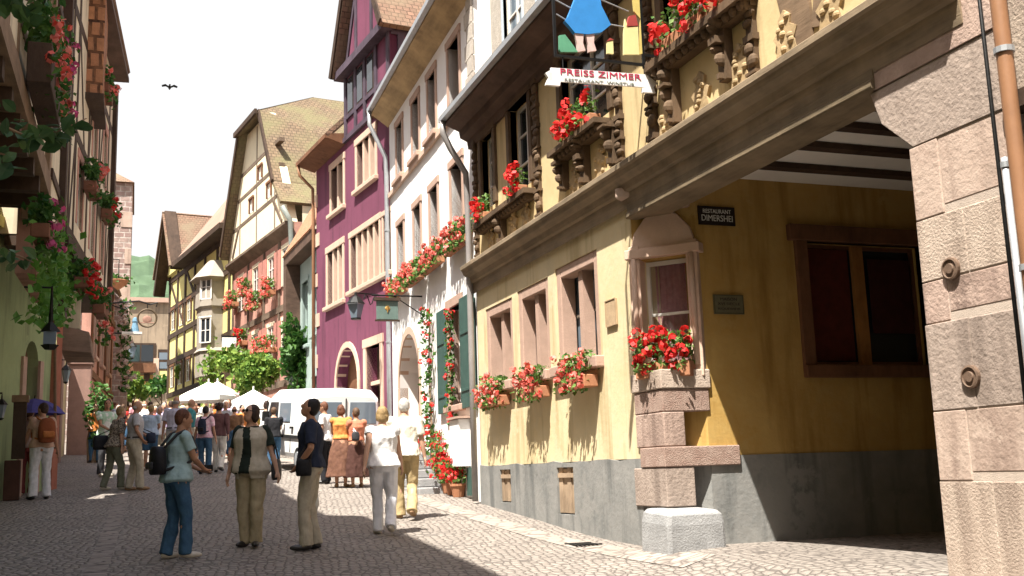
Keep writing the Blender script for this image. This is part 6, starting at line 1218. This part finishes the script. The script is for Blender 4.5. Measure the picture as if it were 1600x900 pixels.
crowd = [(150, 33, 'orange', 0, 'by the dark potted shrub on the left'), (185, 36, 'black', 1, 'between the mint shirt and the bald man in grey'), (192, 40, 'red', 3, 'behind the bald man in grey'), (213, 38, 'pink', 1, 'right of the bald man in grey'), (222, 44, 'white', 0, 'behind the sky blue shirt'), (240, 46, 'beige', 4, 'behind the sky blue shirt'),
 (243, 36, 'red', 1, 'just right of the sky blue shirt'), (253, 41, 'navy blue', 0, 'left of the lavender shirt'), (256, 33, 'lilac', 3, 'by the left arm of the lavender shirt'), (262, 50, 'pink', 3, 'before the end house'), (247, 56, 'white', 4, 'far up before the end house'), (228, 58, 'yellow', 1, 'far up before the end house'), (213, 56, 'pale blue', 0, 'far up at the foot of the tower'), (203, 48, 'brown', 2, 'near the foot of the tower'), (272, 58, 'red', 0, 'far up the street on the right'),
 (284, 52, 'teal', 1, 'left of the parasols'), (291, 45, 'white', 3, 'under the left edge of the parasols'), (300, 36, 'white', 0, 'between the lavender and the pink striped shirts'), (305, 32, 'beige', 1, 'left of the pink striped shirt'), (311, 44, 'black', 0, 'under the left parasol'), (322, 41, 'white', 4, 'under the left parasol'), (333, 46, 'orange', 1, 'under the left parasol, farther back'), (349, 40, 'black', 2, 'under the parasols behind the maroon top'), (358, 34, 'lilac', 1, 'right of the maroon top'), (364, 38, 'navy blue', 0, 'between the maroon top and the woman in the vest'),
 (372, 43, 'red', 3, 'under the right parasol'), (377, 33, 'orange', 0, 'just left of the woman in the beige vest'), (409, 37, 'yellow', 4, 'under the right parasol'), (416, 31, 'white', 1, 'just right of the woman in the beige vest'), (424, 34, 'grey', 0, 'between the beige vest and the white van'), (428, 27.5, 'black', 0, 'close in front of the white van on its left'), (236, 66, 'green', 0, 'farthest up before the end house'), (220, 64, 'red', 4, 'far up below the end house balcony'), (259, 63, 'black', 1, 'far up before the corner post of the end house'), (280, 66, 'pale blue', 2, 'far up by the lemon yellow wall'), (268, 40, 'white', 1, 'hidden behind the lavender shirt'), (344, 52, 'pink', 0, 'far back between the two parasols'), (355, 49, 'teal', 3, 'far back under the parasols'), (158, 39, 'white', 3, 'close to the salmon wall'), (178, 44, 'pale blue', 0, 'behind the mint shirt toward the tower'), (198, 52, 'yellow', 1, 'beneath the blossom trail of the tower'), (225, 37, 'white', 2, 'hidden behind the sky blue shirt'), (235, 41, 'lilac', 0, 'shoulder behind the sky blue shirt'), (249, 31, 'white', 1, 'between sky blue and lavender shirts'), (287, 38, 'red', 4, 'just right of the lavender shirt'), (296, 31, 'teal', 2, 'between the woman in jeans and the pink striped shirt'), (209, 43, 'orange', 3, 'right above the bald man in grey'), (267, 46, 'green', 1, 'farther up behind the lavender shirt'), (352, 31, 'grey', 1, 'right beside the maroon top'), (366, 30, 'brown', 2, 'between the maroon top and the beige vest')]
legc = [jeans, beige, khaki, C_('grey_trouser', (.20, .20, .22)), C_('black_slacks', (.03, .03, .035)), white_c]; hk = list(HAIR.values()); used = set(); rng = random.Random(77)
for i, (px, Y, col, k, where) in enumerate(crowd):
    src = (tp+[hats])[k]; p = atY(px, 640, Y); pos = Vector((p.x, p.y, gz(p.x, p.y)+.005)); lab = '%s %s top, %s' % (kind[k], 'in' if ' in ' not in kind[k] else 'and', where); lab = '%s, %s top, %s' % (kind[k], col, where); hd = rng.choice([0, 10, 20, 170, 190, 200, 90, -60, 150]); H = rng.uniform(1.58, 1.82)
    mats = {'shirt': CL[col], 'trousers': legc[i % 6], 'shorts': legc[(i+1) % 5], 'skirt': legc[(i+3) % 5], 'hair': hk[(i*3) % len(hk)]}
    if k not in used: 
        used.add(k); o = src; o.location = pos; o.rotation_euler = (0, 0, -radians(hd)); o.scale = (H/1.72,)*3; o['label'] = lab; o['group'] = 'crowd of visitors up the street'; BASE[o.name] = pos
        for c in o.children:
            q = c.name.split('.')[0]
            if q in mats: c.material_slots[0].link = 'OBJECT'; c.material_slots[0].material = mats[q]
    else: copy_person(src, lab, pos, hd, H, mats, 'crowd of visitors up the street')
# plastic bag carried by the man in navy
c = wpt(m_, (.34, .06, .62)); e = empty('plastic_bag', c-Vector((0, 0, .2)), 'thin white plastic bag hanging from the hand of the man in navy', 'bag'); mb = MB(); rr = []
for t, r in ((0, .02), (.08, .10), (.3, .13), (.7, .11), (1, .02)): rr.append([c+Vector((r*cos(2*pi*k/12)*(1+.15*sin(5*k)), r*.8*sin(2*pi*k/12), -.25+.43*t)) for k in range(12)])
mb.loft(rr); mb.build('bag_body', C_('white_plastic', (.62, .62, .60)), e, smooth=True)
